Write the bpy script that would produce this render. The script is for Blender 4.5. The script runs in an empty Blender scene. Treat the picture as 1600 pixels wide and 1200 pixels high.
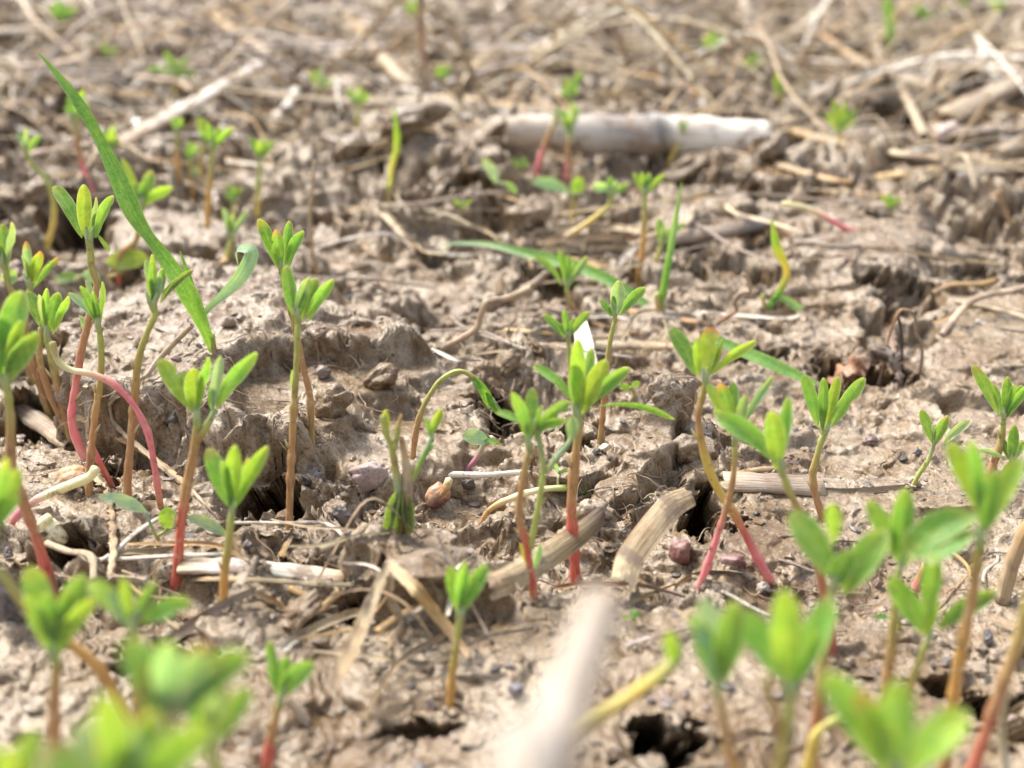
import bpy, math, random
import numpy as np
from mathutils import Vector

# ------------------------------------------------------------------ camera, world, sun, exposure
# All modelling coordinates are centimetres (CM converts to metres).
CM = 0.01
scene = bpy.context.scene
CAM_H = 12.5                       # camera height over the soil, cm
PITCH = math.radians(20.5)         # looking down
FPX = 2000.0                       # focal length in pixels of the 1600 px wide photo
cam_data = bpy.data.cameras.new("camera")
cam = bpy.data.objects.new("camera", cam_data)
scene.collection.objects.link(cam)
cam.location = (0, 0, CAM_H * CM)
cam.rotation_euler = (math.pi / 2 - PITCH, 0, 0)
cam_data.sensor_width = 36.0
cam_data.lens = 36.0 * FPX / 1600.0
cam_data.clip_start = 0.005
cam_data.clip_end = 500.0
cam_data.dof.use_dof = True
cam_data.dof.focus_distance = 0.28
cam_data.dof.aperture_fstop = 14.5
cam_data.dof.aperture_blades = 0
scene.camera = cam

SUN_EL, SUN_AZ = math.radians(57), math.radians(-55)     # azimuth measured from +Y (ahead) towards +X
world = bpy.data.worlds.new("World")
scene.world = world
world.use_nodes = True
nt = world.node_tree
nt.nodes.clear()
sky = nt.nodes.new("ShaderNodeTexSky")
sky.sky_type = 'NISHITA'
sky.sun_disc = False
sky.sun_elevation = SUN_EL
sky.sun_rotation = SUN_AZ
sky.dust_density = 4.0
sky.air_density = 1.0
sky.ozone_density = 1.0
hs = nt.nodes.new("ShaderNodeHueSaturation")
hs.inputs['Saturation'].default_value = 0.48
bg = nt.nodes.new("ShaderNodeBackground")
bg.inputs['Strength'].default_value = 0.085
wo = nt.nodes.new("ShaderNodeOutputWorld")
nt.links.new(sky.outputs[0], hs.inputs['Color'])
nt.links.new(hs.outputs[0], bg.inputs[0])
nt.links.new(bg.outputs[0], wo.inputs[0])

sun_data = bpy.data.lights.new("sun", 'SUN')
sun_data.energy = 1.5
sun_data.angle = math.radians(20)
sun_data.color = (1.0, 0.94, 0.84)
sun = bpy.data.objects.new("sun", sun_data)
scene.collection.objects.link(sun)
_d = Vector((math.sin(SUN_AZ) * math.cos(SUN_EL), math.cos(SUN_AZ) * math.cos(SUN_EL), math.sin(SUN_EL)))
sun.rotation_euler = _d.to_track_quat('Z', 'Y').to_euler()
sun.location = (0, 0, 2)

scene.view_settings.view_transform = 'Standard'
scene.view_settings.look = 'None'
scene.view_settings.gamma = 1.0
scene.view_settings.exposure = 2.08
try:
    scene.cycles.max_bounces = 6
    scene.cycles.transmission_bounces = 3
    scene.cycles.use_denoising = True
except Exception:
    pass

# ------------------------------------------------------------------ projection helpers (cm)
CO, SI = math.cos(PITCH), math.sin(PITCH)

def ray(px, py):
    a = (px - 800.0) / FPX
    b = (600.0 - py) / FPX
    return np.array([a, CO + b * SI, -SI + b * CO])         # point = camera + t * ray, t = depth on the axis

def at(px, py, t):
    return np.array([0, 0, CAM_H]) + t * ray(px, py)

def depth_of(p):
    return p[1] * CO - (p[2] - CAM_H) * SI

def on_z(px, py, z=0.0):
    r = ray(px, py)
    return at(px, py, (z - CAM_H) / r[2])

def on_y(px, py, y):
    r = ray(px, py)
    return at(px, py, y / r[1])

# ------------------------------------------------------------------ noise
_rng = np.random.RandomState(7)
_perm = _rng.permutation(256).astype(np.int32)
_ang = _rng.rand(256) * 2 * math.pi
_gx, _gy = np.cos(_ang), np.sin(_ang)
_r1, _r2 = _rng.rand(256), _rng.rand(256)

def _hash(xi, yi, seed):
    return _perm[(_perm[(xi + seed * 37) & 255] + yi + seed * 91) & 255]

def perlin(x, y, seed=0):
    xf, yf = np.floor(x), np.floor(y)
    xi, yi = xf.astype(np.int32), yf.astype(np.int32)
    fx, fy = x - xf, y - yf
    u = fx * fx * fx * (fx * (fx * 6 - 15) + 10)
    v = fy * fy * fy * (fy * (fy * 6 - 15) + 10)
    def g(ox, oy):
        h = _hash(xi + ox, yi + oy, seed)
        return _gx[h] * (fx - ox) + _gy[h] * (fy - oy)
    a = g(0, 0); b = g(1, 0); c = g(0, 1); d = g(1, 1)
    return 1.5 * ((a * (1 - u) + b * u) * (1 - v) + (c * (1 - u) + d * u) * v)

def fbm(x, y, octv, seed=0, gain=0.5):
    s = 0; a = 1.0; f = 1.0
    for i in range(octv):
        s = s + a * perlin(x * f + 13.1 * i, y * f - 7.7 * i, seed + i)
        a *= gain; f *= 2.03
    return s

def worley(x, y, seed=0):
    xf, yf = np.floor(x), np.floor(y)
    xi, yi = xf.astype(np.int32), yf.astype(np.int32)
    f1 = np.full(x.shape, 9.0); f2 = np.full(x.shape, 9.0)
    for ox in (-1, 0, 1):
        for oy in (-1, 0, 1):
            h = _hash(xi + ox, yi + oy, seed)
            dx = xf + ox + _r1[h] - x; dy = yf + oy + _r2[h] - y
            d = dx * dx + dy * dy
            f2 = np.where(d < f1, f1, np.minimum(f2, d))
            f1 = np.minimum(f1, d)
    return np.sqrt(f1), np.sqrt(f2)

def sstep(a, b, x):
    t = np.clip((x - a) / (b - a), 0, 1)
    return t * t * (3 - 2 * t)

# ------------------------------------------------------------------ node helpers
def new_mat(name):
    m = bpy.data.materials.new(name)
    m.use_nodes = True
    n = m.node_tree
    n.nodes.clear()
    return m, n

def N(n, typ, **kw):
    nd = n.nodes.new(typ)
    for k, v in kw.items():
        if k.startswith('i_'):
            key = k[2:].replace('_', ' ')
            nd.inputs[key].default_value = v
        else:
            setattr(nd, k, v)
    return nd

def noise(n, vec, scale, detail=3, rough=0.55, dist=0.0):
    nd = n.nodes.new('ShaderNodeTexNoise')
    nd.inputs['Scale'].default_value = scale
    nd.inputs['Detail'].default_value = detail
    nd.inputs['Roughness'].default_value = rough
    nd.inputs['Distortion'].default_value = dist
    n.links.new(vec, nd.inputs['Vector'])
    return nd.outputs['Fac']

def ramp(n, fac, stops):
    nd = n.nodes.new('ShaderNodeValToRGB')
    el = nd.color_ramp.elements
    while len(el) < len(stops):
        el.new(0.5)
    for e, (p, c) in zip(el, stops):
        e.position = p
        e.color = (c, c, c, 1) if not isinstance(c, tuple) else (*c, 1)
    n.links.new(fac, nd.inputs[0])
    return nd.outputs[0]

def mixc(n, fac, a, b, mode='MIX'):
    nd = n.nodes.new('ShaderNodeMix')
    nd.data_type = 'RGBA'
    nd.blend_type = mode
    for sock, v in ((nd.inputs[0], fac), (nd.inputs[6], a), (nd.inputs[7], b)):
        if hasattr(v, 'is_linked'):
            n.links.new(v, sock)
        elif isinstance(v, tuple):
            sock.default_value = (*v, 1)
        else:
            sock.default_value = v
    return nd.outputs[2]

def math2(n, op, a, b=0.0, c=None):
    nd = n.nodes.new('ShaderNodeMath')
    nd.operation = op
    for i, v in enumerate((a, b, c)):
        if v is None:
            continue
        if hasattr(v, 'is_linked'):
            n.links.new(v, nd.inputs[i])
        else:
            nd.inputs[i].default_value = v
    return nd.outputs[0]

def bump(n, height, dist, strength=1.0, normal=None):
    nd = n.nodes.new('ShaderNodeBump')
    nd.inputs['Distance'].default_value = dist
    nd.inputs['Strength'].default_value = strength
    n.links.new(height, nd.inputs['Height'])
    if normal is not None:
        n.links.new(normal, nd.inputs['Normal'])
    return nd.outputs[0]

def attr(n, name):
    return N(n, 'ShaderNodeAttribute', attribute_name=name)

def finish(n, bsdf):
    o = n.nodes.new('ShaderNodeOutputMaterial')
    n.links.new(bsdf, o.inputs[0])

# ------------------------------------------------------------------ materials
def soil_material(name, tint=(1, 1, 1), dry=0.0):
    m, n = new_mat(name)
    tc = n.nodes.new('ShaderNodeTexCoord')
    geo = n.nodes.new('ShaderNodeNewGeometry')
    P = geo.outputs['Position']
    big = noise(n, P, 14, 3, .6)
    mid = noise(n, P, 70, 4, .6, .4)
    fine = noise(n, P, 420, 4, .65)
    grain = noise(n, P, 1600, 3, .7)
    c = mixc(n, ramp(n, big, [(.40, 0.), (.60, 1.)]), (.150, .088, .038), (.260, .188, .112))
    c = mixc(n, ramp(n, mid, [(.42, 0.), (.64, 1.)]), c, (.35, .283, .212))
    c = mixc(n, ramp(n, fine, [(.34, .6), (.48, 0.)]), c, (.080, .050, .028))  # low spots painted dark, standing in for shade in the pits
    c = mixc(n, ramp(n, fine, [(.56, .0), (.68, .5)]), c, (.40, .345, .26))
    c = mixc(n, ramp(n, grain, [(.38, .7), (.47, 0.)]), c, (.075, .048, .034))  # finest pits darkened in the colour as well, as painted shade
    # organic specks: dark crumbs and pale fibres in the clay
    vo = N(n, 'ShaderNodeTexVoronoi')
    vo.inputs['Scale'].default_value = 330
    n.links.new(P, vo.inputs['Vector'])
    sp = math2(n, 'MULTIPLY', ramp(n, vo.outputs['Distance'], [(.12, 1.), (.22, 0.)]),
               ramp(n, noise(n, P, 60, 2), [(.52, 0.), (.60, 1.)]))
    c = mixc(n, sp, c, (.06, .05, .05))
    c = mixc(n, 1.0, c, tint, 'MULTIPLY')
    bs = N(n, 'ShaderNodeBsdfPrincipled')
    n.links.new(c, bs.inputs['Base Color'])
    wet = ramp(n, noise(n, P, 32, 3, .6), [(.42, .15), (.62, .44)])
    n.links.new(wet, bs.inputs['Roughness'])
    bs.inputs['Specular IOR Level'].default_value = .5
    b1 = bump(n, mid, .0030, .55)
    b2 = bump(n, fine, .0007, .8, b1)
    b3 = bump(n, grain, .00035, .7, b2)
    n.links.new(b3, bs.inputs['Normal'])
    finish(n, bs.outputs[0])
    return m

M_SOIL = soil_material('wet_clay_soil', (.88, .87, .84))
# ------------------------------------------------------------------ ground relief
def poly_sdf(x, y, pts):
    """signed distance to a polygon, negative inside"""
    d = np.full(x.shape, 1e9)
    inside = np.zeros(x.shape, bool)
    n = len(pts)
    for i in range(n):
        ax, ay = pts[i]; bx, by = pts[(i + 1) % n]
        ex, ey = bx - ax, by - ay
        wx, wy = x - ax, y - ay
        t = np.clip((wx * ex + wy * ey) / (ex * ex + ey * ey), 0, 1)
        d = np.minimum(d, (wx - ex * t) ** 2 + (wy - ey * t) ** 2)
        c = ((ay <= y) & (by > y)) | ((by <= y) & (ay > y))
        with np.errstate(divide='ignore', invalid='ignore'):
            xi = ax + (y - ay) / (by - ay if by != ay else 1e-9) * ex
        inside ^= c & (x < xi)
    d = np.sqrt(d)
    return np.where(inside, -d, d)

def pxpoly(pts, z):
    return [tuple(on_z(px, py, z)[:2]) for px, py in pts]

# raised pieces: outline in photo pixels on the plane z, height, edge width
PLATEAUS = [
    # lower mud behind the slab
    ([(60, 400), (160, 372), (300, 355), (480, 385), (720, 440), (800, 500), (690, 520), (560, 470), (420, 410), (280, 395), (120, 450)], -.3, -.55, 1.2),
    # big crusty slab at left
    ([(95, 520), (120, 475), (215, 430), (290, 402), (400, 415), (475, 455), (560, 478), (650, 497), (688, 520),
      (640, 548), (560, 585), (520, 600), (470, 640), (400, 640), (330, 625), (240, 600), (150, 585), (95, 560)], 2.05, 2.15, .7),
    # second step under it
    ([(380, 640), (470, 610), (560, 610), (660, 600), (745, 610), (770, 660), (700, 720), (600, 745), (480, 700), (400, 720)], .7, .7, .5),
    # foreground ridge
    ([(-300, 1120), (120, 985), (330, 955), (520, 945), (640, 925), (760, 945), (900, 935), (1100, 948), (1230, 985),
      (1280, 1080), (1200, 1240), (900, 1330), (0, 1400), (-400, 1300)], .75, .75, .5),
    # blurred clod in front
    ([(560, 860), (610, 838), (700, 842), (755, 870), (770, 925), (690, 950), (590, 940), (555, 900)], 1.55, 1.1, .35),
    # right foreground rim
    ([(1215, 1040), (1330, 1050), (1500, 1065), (1580, 1060), (1800, 1100), (1750, 1400), (1200, 1400)], .45, .45, .5),
    # left ledge below the slab
    ([(-200, 700), (60, 690), (150, 705), (215, 745), (330, 780), (360, 850), (300, 900), (200, 880), (120, 790), (-100, 850)], .5, .5, .45),
    # clod chain behind centre
    ([(600, 160), (760, 170), (790, 215), (720, 240), (640, 235), (590, 200)], 1.7, 1.7, 2.0),
    # right middle block
    ([(1180, 330), (1440, 300), (1470, 380), (1390, 425), (1230, 400)], 1.1, 1.0, 1.6),
    ([(1000, 285), (1180, 290), (1170, 350), (1020, 355)], 1.2, 1.2, .7),
    ([(1320, 215), (1640, 200), (1640, 255), (1360, 250)], 1.4, 1.2, 3.0),
    ([(1150, 760), (1270, 745), (1700, 720), (1700, 770), (1340, 800), (1190, 800)], .35, .35, .25),
    ([(1430, 470), (1700, 440), (1700, 560), (1500, 560)], .5, .5, 1.6),
    ([(170, 330), (330, 330), (430, 372), (300, 395), (180, 380)], 1.0, .8, .6),
]
# root-and-soil ridge through the centre, as a polyline of (px, py, radius cm, height cm)
RIDGES = [
    ([(1050, 590), (1030, 640), (1010, 700), (960, 760), (920, 830)], [.45, .55, .55, .42, .28], [2.1, 1.5, 1.1, .75, .4]),
    ([(770, 590), (900, 580), (1040, 585)], [.5, .45, .5], [.5, .45, .6]),
    ([(1080, 640), (1090, 690), (1075, 745)], [.3, .42, .35], [.9, .9, .6]),
]
# holes: px, py, radius x cm, radius y cm, depth cm
HOLES = [
    (413, 784, .78, .62, 2.6), (95, 872, .75, .8, 2.6), (200, 722, .7, .45, 2.0), (1105, 812, .62, .95, 2.4),
    (778, 640, .75, .95, 1.6), (900, 690, .4, .5, 1.3), (635, 575, 1.0, .7, 1.0), (1030, 1165, .75, .60, 2.4), (1575, 1120, .7, .9, 2.2),
    (575, 935, .5, .4, 1.2), (480, 905, .8, .5, 1.0), (1395, 180, 5.5, 10, 5), (1175, 300, .6, 2.2, 2.5), (1395, 435, 1.5, .9, .7),
    (1310, 590, .8, .8, 1.0), (1370, 590, 1.1, .7, .8), (860, 275, .8, 1.2, 1.6), (615, 235, 1.0, 2.0, 2.2), (735, 290, 1.2, 1.5, 1.8),
    (100, 190, 3.0, 5.0, 2.5), (30, 340, 1.8, 2.5, 2.0), (110, 340, 1.4, 1.5, 1.6), (50, 640, 1.0, .9, 1.3), 
    (1570, 445, 1.4, 1.6, .8), (1290, 80, 6, 6, 2.5), (905, 95, 5, 5, 2.5), (870, 435, 1.2, .9, .9), (1370, 340, .8, .9, .9),
    (1190, 555, .9, .5, .5), (650, 1140, .8, .3, .5), (250, 1040, .8, .5, 1.2),
    (1460, 1075, .6, .35, .9), (330, 240, 1.6, 2.0, 1.2), (1165, 80, 5, 6, 2.5), (690, 400, .9, .8, .6),
    (1090, 430, .6, .6, .5), (140, 760, .5, .35, .8),
]

def hgt(x, y):
    d = np.hypot(x, y)
    far = sstep(45, 130, d)
    wx = x + 1.2 * fbm(x / 3.1, y / 3.1, 3, 40)
    wy = y + 1.2 * fbm(x / 3.1 + 50, y / 3.1, 3, 50)
    right = sstep(.02, .30, x / np.maximum(d, 1)) * (1 - sstep(38, 60, d))      # smoother wet area
    rough = 1 - .62 * right
    h = (.50 + .7 * far) * fbm(wx / 9, wy / 9, 3, 1)
    # broken plateaus
    n1 = fbm(wx / 5.2, wy / 5.2, 4, 11, .55)
    h += (.34 + .50 * sstep(36, 75, d)) * rough * (sstep(-.12, .07, n1) + sstep(.20, .36, n1))
    n2 = fbm(wx / 1.9, wy / 1.9, 4, 21, .6)
    step = rough * (.20 + .10 * sstep(36, 60, d)) * (1 - .6 * sstep(50, 110, d)) * (sstep(-.02, .15, n2) + .8 * sstep(.28, .42, n2) - sstep(.22, .38, -n2))
    h += step
    # rounded crumbs of two sizes
    f1, f2 = worley(wx / 1.15, wy / 1.15, 3)
    m = sstep(-.15, .35, fbm(x / 4, y / 4, 2, 31))
    h += rough * (.22 + .12 * sstep(32, 44, d)) * m * (np.sqrt(np.maximum(0, 1 - f1 * f1)) - .5)
    h -= rough * .10 * m * (1 - sstep(0, .12, f2 - f1))
    f1, f2 = worley(wx / .42 + 3, wy / .42, 5)
    m = sstep(-.1, .3, fbm(x / 1.6, y / 1.6, 2, 33)) * (1 - .8 * sstep(36, 60, d))
    h += (.45 + .55 * rough) * .038 * m * (np.sqrt(np.maximum(0, 1 - f1 * f1)) - .5)
    h += (.6 + .4 * rough) * .022 * (1 - .7 * sstep(40, 70, d)) * fbm(wx / .35, wy / .35, 4, 61, .62)
    h += far * .35 * fbm(wx / 2.8, wy / 4.5, 3, 64, .5)
    h -= far * 1.5 * sstep(.30, .48, fbm(wx / 5.5 + 4, wy / 8 + 2, 3, 66, .5))
    mid = sstep(30, 38, d) * (1 - far)
    h -= mid * .9 * sstep(.26, .42, fbm(wx / 2.6 + 1, wy / 3.4 + 7, 3, 68, .5))
    # cracks
    c = np.abs(fbm(wx / 2.6 + 9, wy / 2.6, 3, 71))
    h -= rough * .22 * (1 - sstep(.0, .05, c)) * sstep(-.1, .2, fbm(x / 5, y / 5, 2, 75))
    # far field is coarser
    h += far * .9 * fbm(x / 14, y / 14, 4, 81) - far * .3
    return h

def features(x, y, h):
    nz = .30 * fbm(x / 1.5, y / 1.5, 4, 90, .6)
    nzf = .8 * fbm(x / 4, y / 4, 4, 95, .6)
    for pts, hh, zz, ew in PLATEAUS:
        pp = pxpoly(pts, zz)
        xs = [p[0] for p in pp]; ys = [p[1] for p in pp]
        sel = (x > min(xs) - 4) & (x < max(xs) + 4) & (y > min(ys) - 4) & (y < max(ys) + 4)
        if not sel.any():
            continue
        xx, yy = x[sel], y[sel]
        n = nz[sel] if min(ys) < 45 else nzf[sel]
        s = poly_sdf(xx, yy, pp) + n
        mk = 1 - sstep(-ew * .5, ew * .5, s)
        top = hh * (1 + .12 * perlin(xx / 2, yy / 2, 97)) + h[sel] * .35
        if hh > 2:                                              # the slab is domed
            cx, cy = sum(xs) / len(xs), sum(ys) / len(ys)
            top = top + .55 * np.exp(-(((xx - cx) / 3.2) ** 2 + ((yy - cy - 1.0) / 2.6) ** 2))
        h[sel] = h[sel] * (1 - mk) + top * mk
    for pts, rr, hs_ in RIDGES:
        pp = [tuple(on_z(px, py, z)[:2]) for (px, py), z in zip(pts, hs_)]
        for i in range(len(pp) - 1):
            ax, ay = pp[i]; bx, by = pp[i + 1]
            sel = (x > min(ax, bx) - 2) & (x < max(ax, bx) + 2) & (y > min(ay, by) - 2) & (y < max(ay, by) + 2)
            xx, yy = x[sel], y[sel]
            ex, ey = bx - ax, by - ay
            t = np.clip(((xx - ax) * ex + (yy - ay) * ey) / (ex * ex + ey * ey), 0, 1)
            dd = np.hypot(xx - ax - ex * t, yy - ay - ey * t) + .35 * nz[sel]
            r = rr[i] * (1 - t) + rr[i + 1] * t
            z = hs_[i] * (1 - t) + hs_[i + 1] * t
            mk = 1 - sstep(.55, 1.05, dd / r)
            h[sel] = np.maximum(h[sel], h[sel] * (1 - mk) + (z + .25 * h[sel]) * mk)
    return h

def before_holes(x, y):
    return features(x, y, hgt(x, y))

def holes(x, y, h):
    """soft wet cavities; returns how far each vertex sinks"""
    nz = .34 * fbm(x / 1.1, y / 1.1, 5, 90, .75)
    sink = np.zeros_like(h)
    for px, py, rx, ry, dep in HOLES:
        z = 0.0
        for _ in range(5):
            c = on_z(px, py, z)
            yy0 = c[1] + .30 * min(max(z, -1.5), 2.5)
            z = .5 * z + .5 * float(before_holes(np.array([c[0]]), np.array([yy0]))[0])
        c = (c[0], yy0)
        sel = (np.abs(x - c[0]) < rx * 2.2) & (np.abs(y - c[1]) < ry * 2.2)
        if not sel.any():
            continue
        xx, yy = x[sel], y[sel]
        q = np.hypot((xx - c[0]) / rx, (yy - c[1]) / ry) + 1.5 * nz[sel]
        mk = 1 - sstep(.62, 1.0, q)
        sink[sel] = np.maximum(sink[sel], dep * mk * (1.3 if dep >= 1.6 else 1))
    return sink

def build_ground():
    # polar sheet round the camera foot, finest inside the view
    a = np.radians(np.concatenate([np.linspace(-180, -31, 70, endpoint=False), np.linspace(-31, 31, 1050, endpoint=False),
                                   np.linspace(31, 180, 70, endpoint=False)]))
    r = np.concatenate([np.linspace(.6, 13, 26, endpoint=False), np.geomspace(13, 60, 620, endpoint=False),
                        np.geomspace(60, 320, 330, endpoint=False), np.geomspace(320, 9000, 50)])
    A, R = np.meshgrid(a, r)
    x = (np.sin(A) * R).ravel(); y = (np.cos(A) * R).ravel()
    h0 = hgt(x, y)
    h = features(x, y, h0.copy())
    hs0 = h
    sk = holes(x, y, h)
    d = np.hypot(x, y)
    h *= 1 - sstep(400, 2500, d) * .9
    # lateral crumple: tops lean out over their feet, faces get irregular
    hs = h
    q = 1 - sstep(150, 320, d)
    hf = np.clip(h, -1.5, 2.5)
    far = sstep(45, 110, d)
    lx = .20 * perlin(x / .9 + hs * .8, y / .9, 101) + .10 * (1 - far) * perlin(x / .35, y / .35 + hs * 2.2, 102)
    ly = .20 * perlin(x / .9, y / .9 + hs * .8, 103) + .10 * (1 - far) * perlin(x / .35 + hs * 2.2, y / .35, 104)
    x2 = x + q * lx * (1 + 2.5 * far)
    y2 = y + q * (ly * (1 + 2.5 * far) - (.30 + .3 * far) * hf)
    y2 = y2 + 1.0 * sk                                   # burrows run away under the crust
    h = h - sk + q * .03 * perlin(x / .16, y / .16, 105)
    nr, na = len(r), len(a)
    co = np.stack([x2, y2, h], 1) * CM
    i = np.arange(nr * na).reshape(nr, na)
    j = np.roll(i, -1, axis=1)
    quads = np.stack([i[:-1], i[1:], j[1:], j[:-1]], -1).reshape(-1, 4)[:, ::-1]
    # close the centre
    me = bpy.data.meshes.new('soil_ground')
    nv = len(co); nq = len(quads)
    me.vertices.add(nv); me.vertices.foreach_set('co', co.astype(np.float32).ravel())
    me.loops.add(nq * 4 + na)
    centre = i[0]
    me.loops.foreach_set('vertex_index', np.concatenate([quads.ravel(), centre[::-1]]).astype(np.int32))
    me.polygons.add(nq + 1)
    me.polygons.foreach_set('loop_start', np.concatenate([np.arange(nq) * 4, [nq * 4]]).astype(np.int32))
    me.polygons.foreach_set('use_smooth', np.ones(nq + 1, bool))
    me.update(calc_edges=True); me.validate()
    me.materials.append(M_SOIL)
    o = bpy.data.objects.new('soil_ground', me)
    scene.collection.objects.link(o)
    o['kind'] = 'structure'
    return o

GROUND = build_ground()
bpy.context.view_layer.update()

def hit(px, py):
    """depth (cm) along the pixel's ray to the soil"""
    r = Vector(ray(px, py)).normalized()
    ok, loc, nor, idx = GROUND.ray_cast(Vector((0, 0, CAM_H * CM)), r)
    if not ok:
        return depth_of(on_z(px, py, 0)) if ray(px, py)[2] < -1e-3 else 300.0
    return depth_of(np.array(loc) / CM)

def foot_depth(px, py):
    """depth of a plant's foot; a foot at the rim of a burrow stands on the rim, not on its floor"""
    t = hit(px, py)
    z = at(px, py, t)[2]
    if t < 45 and z < -.45:
        t = depth_of(on_z(px, py, -.1))
    return t

def drop(x, y):
    """soil height (cm) under x, y (cm)"""
    ok, loc, nor, idx = GROUND.ray_cast(Vector((x * CM, y * CM, .3)), Vector((0, 0, -1)))
    return loc[2] / CM if ok else 0.0
# ------------------------------------------------------------------ materials of the things
def leaf_material(name='young_leaf', blade=False):
    m, n = new_mat(name)
    col = attr(n, 'Col').outputs['Color']
    sv = attr(n, 'sv').outputs['Vector']
    geo = n.nodes.new('ShaderNodeNewGeometry')
    mo = noise(n, geo.outputs['Position'], 900, 3, .6)
    c = mixc(n, ramp(n, mo, [(.35, .0), (.7, .35)]), col, mixc(n, .5, col, (.75, .85, .45)))
    big = noise(n, geo.outputs['Position'], 260, 3, .6)
    c = mixc(n, ramp(n, big, [(.45, 0.), (.70, .5)]), c, mixc(n, 1., c, (1.5, 1.15, .8), 'MULTIPLY'))
    c = mixc(n, ramp(n, big, [(.30, .55), (.46, 0.)]), c, mixc(n, 1., c, (.55, .75, .8), 'MULTIPLY'))
    hair = noise(n, geo.outputs['Position'], 3800, 2, .6)
    c = mixc(n, ramp(n, hair, [(.60, 0.), (.70, .55)]), c, (.62, .72, .50))
    dirt = noise(n, geo.outputs['Position'], 700, 3, .7)
    c = mixc(n, ramp(n, dirt, [(.68, 0.), (.74, .7)]), c, (.22, .15, .09))
    mps = N(n, 'ShaderNodeVectorMath', operation='MULTIPLY')
    mps.inputs[1].default_value = ((3.0, 9.0, 1.0) if not blade else (.25, 16.0, 1.0))
    n.links.new(sv, mps.inputs[0])
    vein = noise(n, mps.outputs[0], 1.6 if not blade else 1.5, 2, .5)
    c = mixc(n, ramp(n, vein, [(.40, .45 if not blade else .8), (.52, 0.)]), c, mixc(n, 1., c, (.45, .62, .55), 'MULTIPLY'))
    bs = N(n, 'ShaderNodeBsdfPrincipled')
    n.links.new(c, bs.inputs['Base Color'])
    bs.inputs['Roughness'].default_value = .45
    bs.inputs['Specular IOR Level'].default_value = .5
    bs.inputs['Sheen Weight'].default_value = .25
    bs.inputs['Sheen Roughness'].default_value = .4
    n.links.new(bump(n, mixc(n, .5, vein, mo), .00025, .9), bs.inputs['Normal'])
    tr = N(n, 'ShaderNodeBsdfTranslucent')
    tc = mixc(n, 1.0, c, (1.0, 1.0, .45), 'MULTIPLY')
    n.links.new(mixc(n, .25, tc, (.42, .60, .04)), tr.inputs[0])
    mx = N(n, 'ShaderNodeMixShader')
    mx.inputs[0].default_value = .47
    n.links.new(bs.outputs[0], mx.inputs[1]); n.links.new(tr.outputs[0], mx.inputs[2])
    finish(n, mx.outputs[0])
    return m

def stem_material():
    m, n = new_mat('seedling_stem')
    col = attr(n, 'Col').outputs['Color']
    sv = attr(n, 'sv').outputs['Vector']
    mp = N(n, 'ShaderNodeVectorMath', operation='MULTIPLY')
    mp.inputs[1].default_value = (1.2, 2.2, 2.2)
    n.links.new(sv, mp.inputs[0])
    st = noise(n, mp.outputs[0], 2.4, 4, .65)
    c = mixc(n, ramp(n, st, [(.45, 0.), (.62, .55)]), col, mixc(n, .6, col, (.62, .50, .22)))
    c = mixc(n, ramp(n, st, [(.30, .7), (.42, 0.)]), c, mixc(n, 1., col, (.42, .30, .26), 'MULTIPLY'))
    geo = n.nodes.new('ShaderNodeNewGeometry')
    dirt = noise(n, geo.outputs['Position'], 420, 4, .7)
    c = mixc(n, ramp(n, dirt, [(.58, 0.), (.66, .75)]), c, (.24, .16, .10))
    c = mixc(n, ramp(n, dirt, [(.34, .6), (.42, 0.)]), c, (.66, .52, .30))
    bs = N(n, 'ShaderNodeBsdfPrincipled')
    n.links.new(c, bs.inputs['Base Color'])
    bs.inputs['Roughness'].default_value = .38
    n.links.new(bump(n, st, .00018, .9), bs.inputs['Normal'])
    tr = N(n, 'ShaderNodeBsdfTranslucent')
    n.links.new(c, tr.inputs[0])
    mx = N(n, 'ShaderNodeMixShader')
    mx.inputs[0].default_value = .22
    n.links.new(bs.outputs[0], mx.inputs[1]); n.links.new(tr.outputs[0], mx.inputs[2])
    finish(n, mx.outputs[0])
    return m

def straw_material(name='dry_straw', muddy=.8):
    m, n = new_mat(name)
    col = attr(n, 'Col').outputs['Color']
    sv = attr(n, 'sv').outputs['Vector']
    geo = n.nodes.new('ShaderNodeNewGeometry')
    mp = N(n, 'ShaderNodeVectorMath', operation='MULTIPLY')
    mp.inputs[1].default_value = (.30, 10.0, 10.0)
    n.links.new(sv, mp.inputs[0])
    st = noise(n, mp.outputs[0], 2.0, 4, .6)
    mp2 = N(n, 'ShaderNodeVectorMath', operation='MULTIPLY')
    mp2.inputs[1].default_value = (1.6, 2.0, 2.0)
    n.links.new(sv, mp2.inputs[0])
    bl = noise(n, mp2.outputs[0], 1.0, 4, .65)
    c = mixc(n, ramp(n, st, [(.40, .85), (.50, 0.)]), col, mixc(n, 1., col, (.40, .28, .18), 'MULTIPLY'))
    c = mixc(n, ramp(n, st, [(.55, .0), (.68, .5)]), c, (.78, .70, .55))
    c = mixc(n, ramp(n, bl, [(.54, .0), (.70, .75)]), c, mixc(n, 1., col, (.50, .38, .28), 'MULTIPLY'))
    mud = noise(n, geo.outputs['Position'], 120, 4, .7)
    c = mixc(n, ramp(n, mud, [(.50, .0), (.60, muddy)]), c, (.23, .16, .11))
    bs = N(n, 'ShaderNodeBsdfPrincipled')
    n.links.new(c, bs.inputs['Base Color'])
    bs.inputs['Roughness'].default_value = .48
    n.links.new(bump(n, st, .00022, .9), bs.inputs['Normal'])
    tr = N(n, 'ShaderNodeBsdfTranslucent')
    n.links.new(c, tr.inputs[0])
    mx = N(n, 'ShaderNodeMixShader')
    mx.inputs[0].default_value = .12
    n.links.new(bs.outputs[0], mx.inputs[1]); n.links.new(tr.outputs[0], mx.inputs[2])
    finish(n, mx.outputs[0])
    return m

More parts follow.
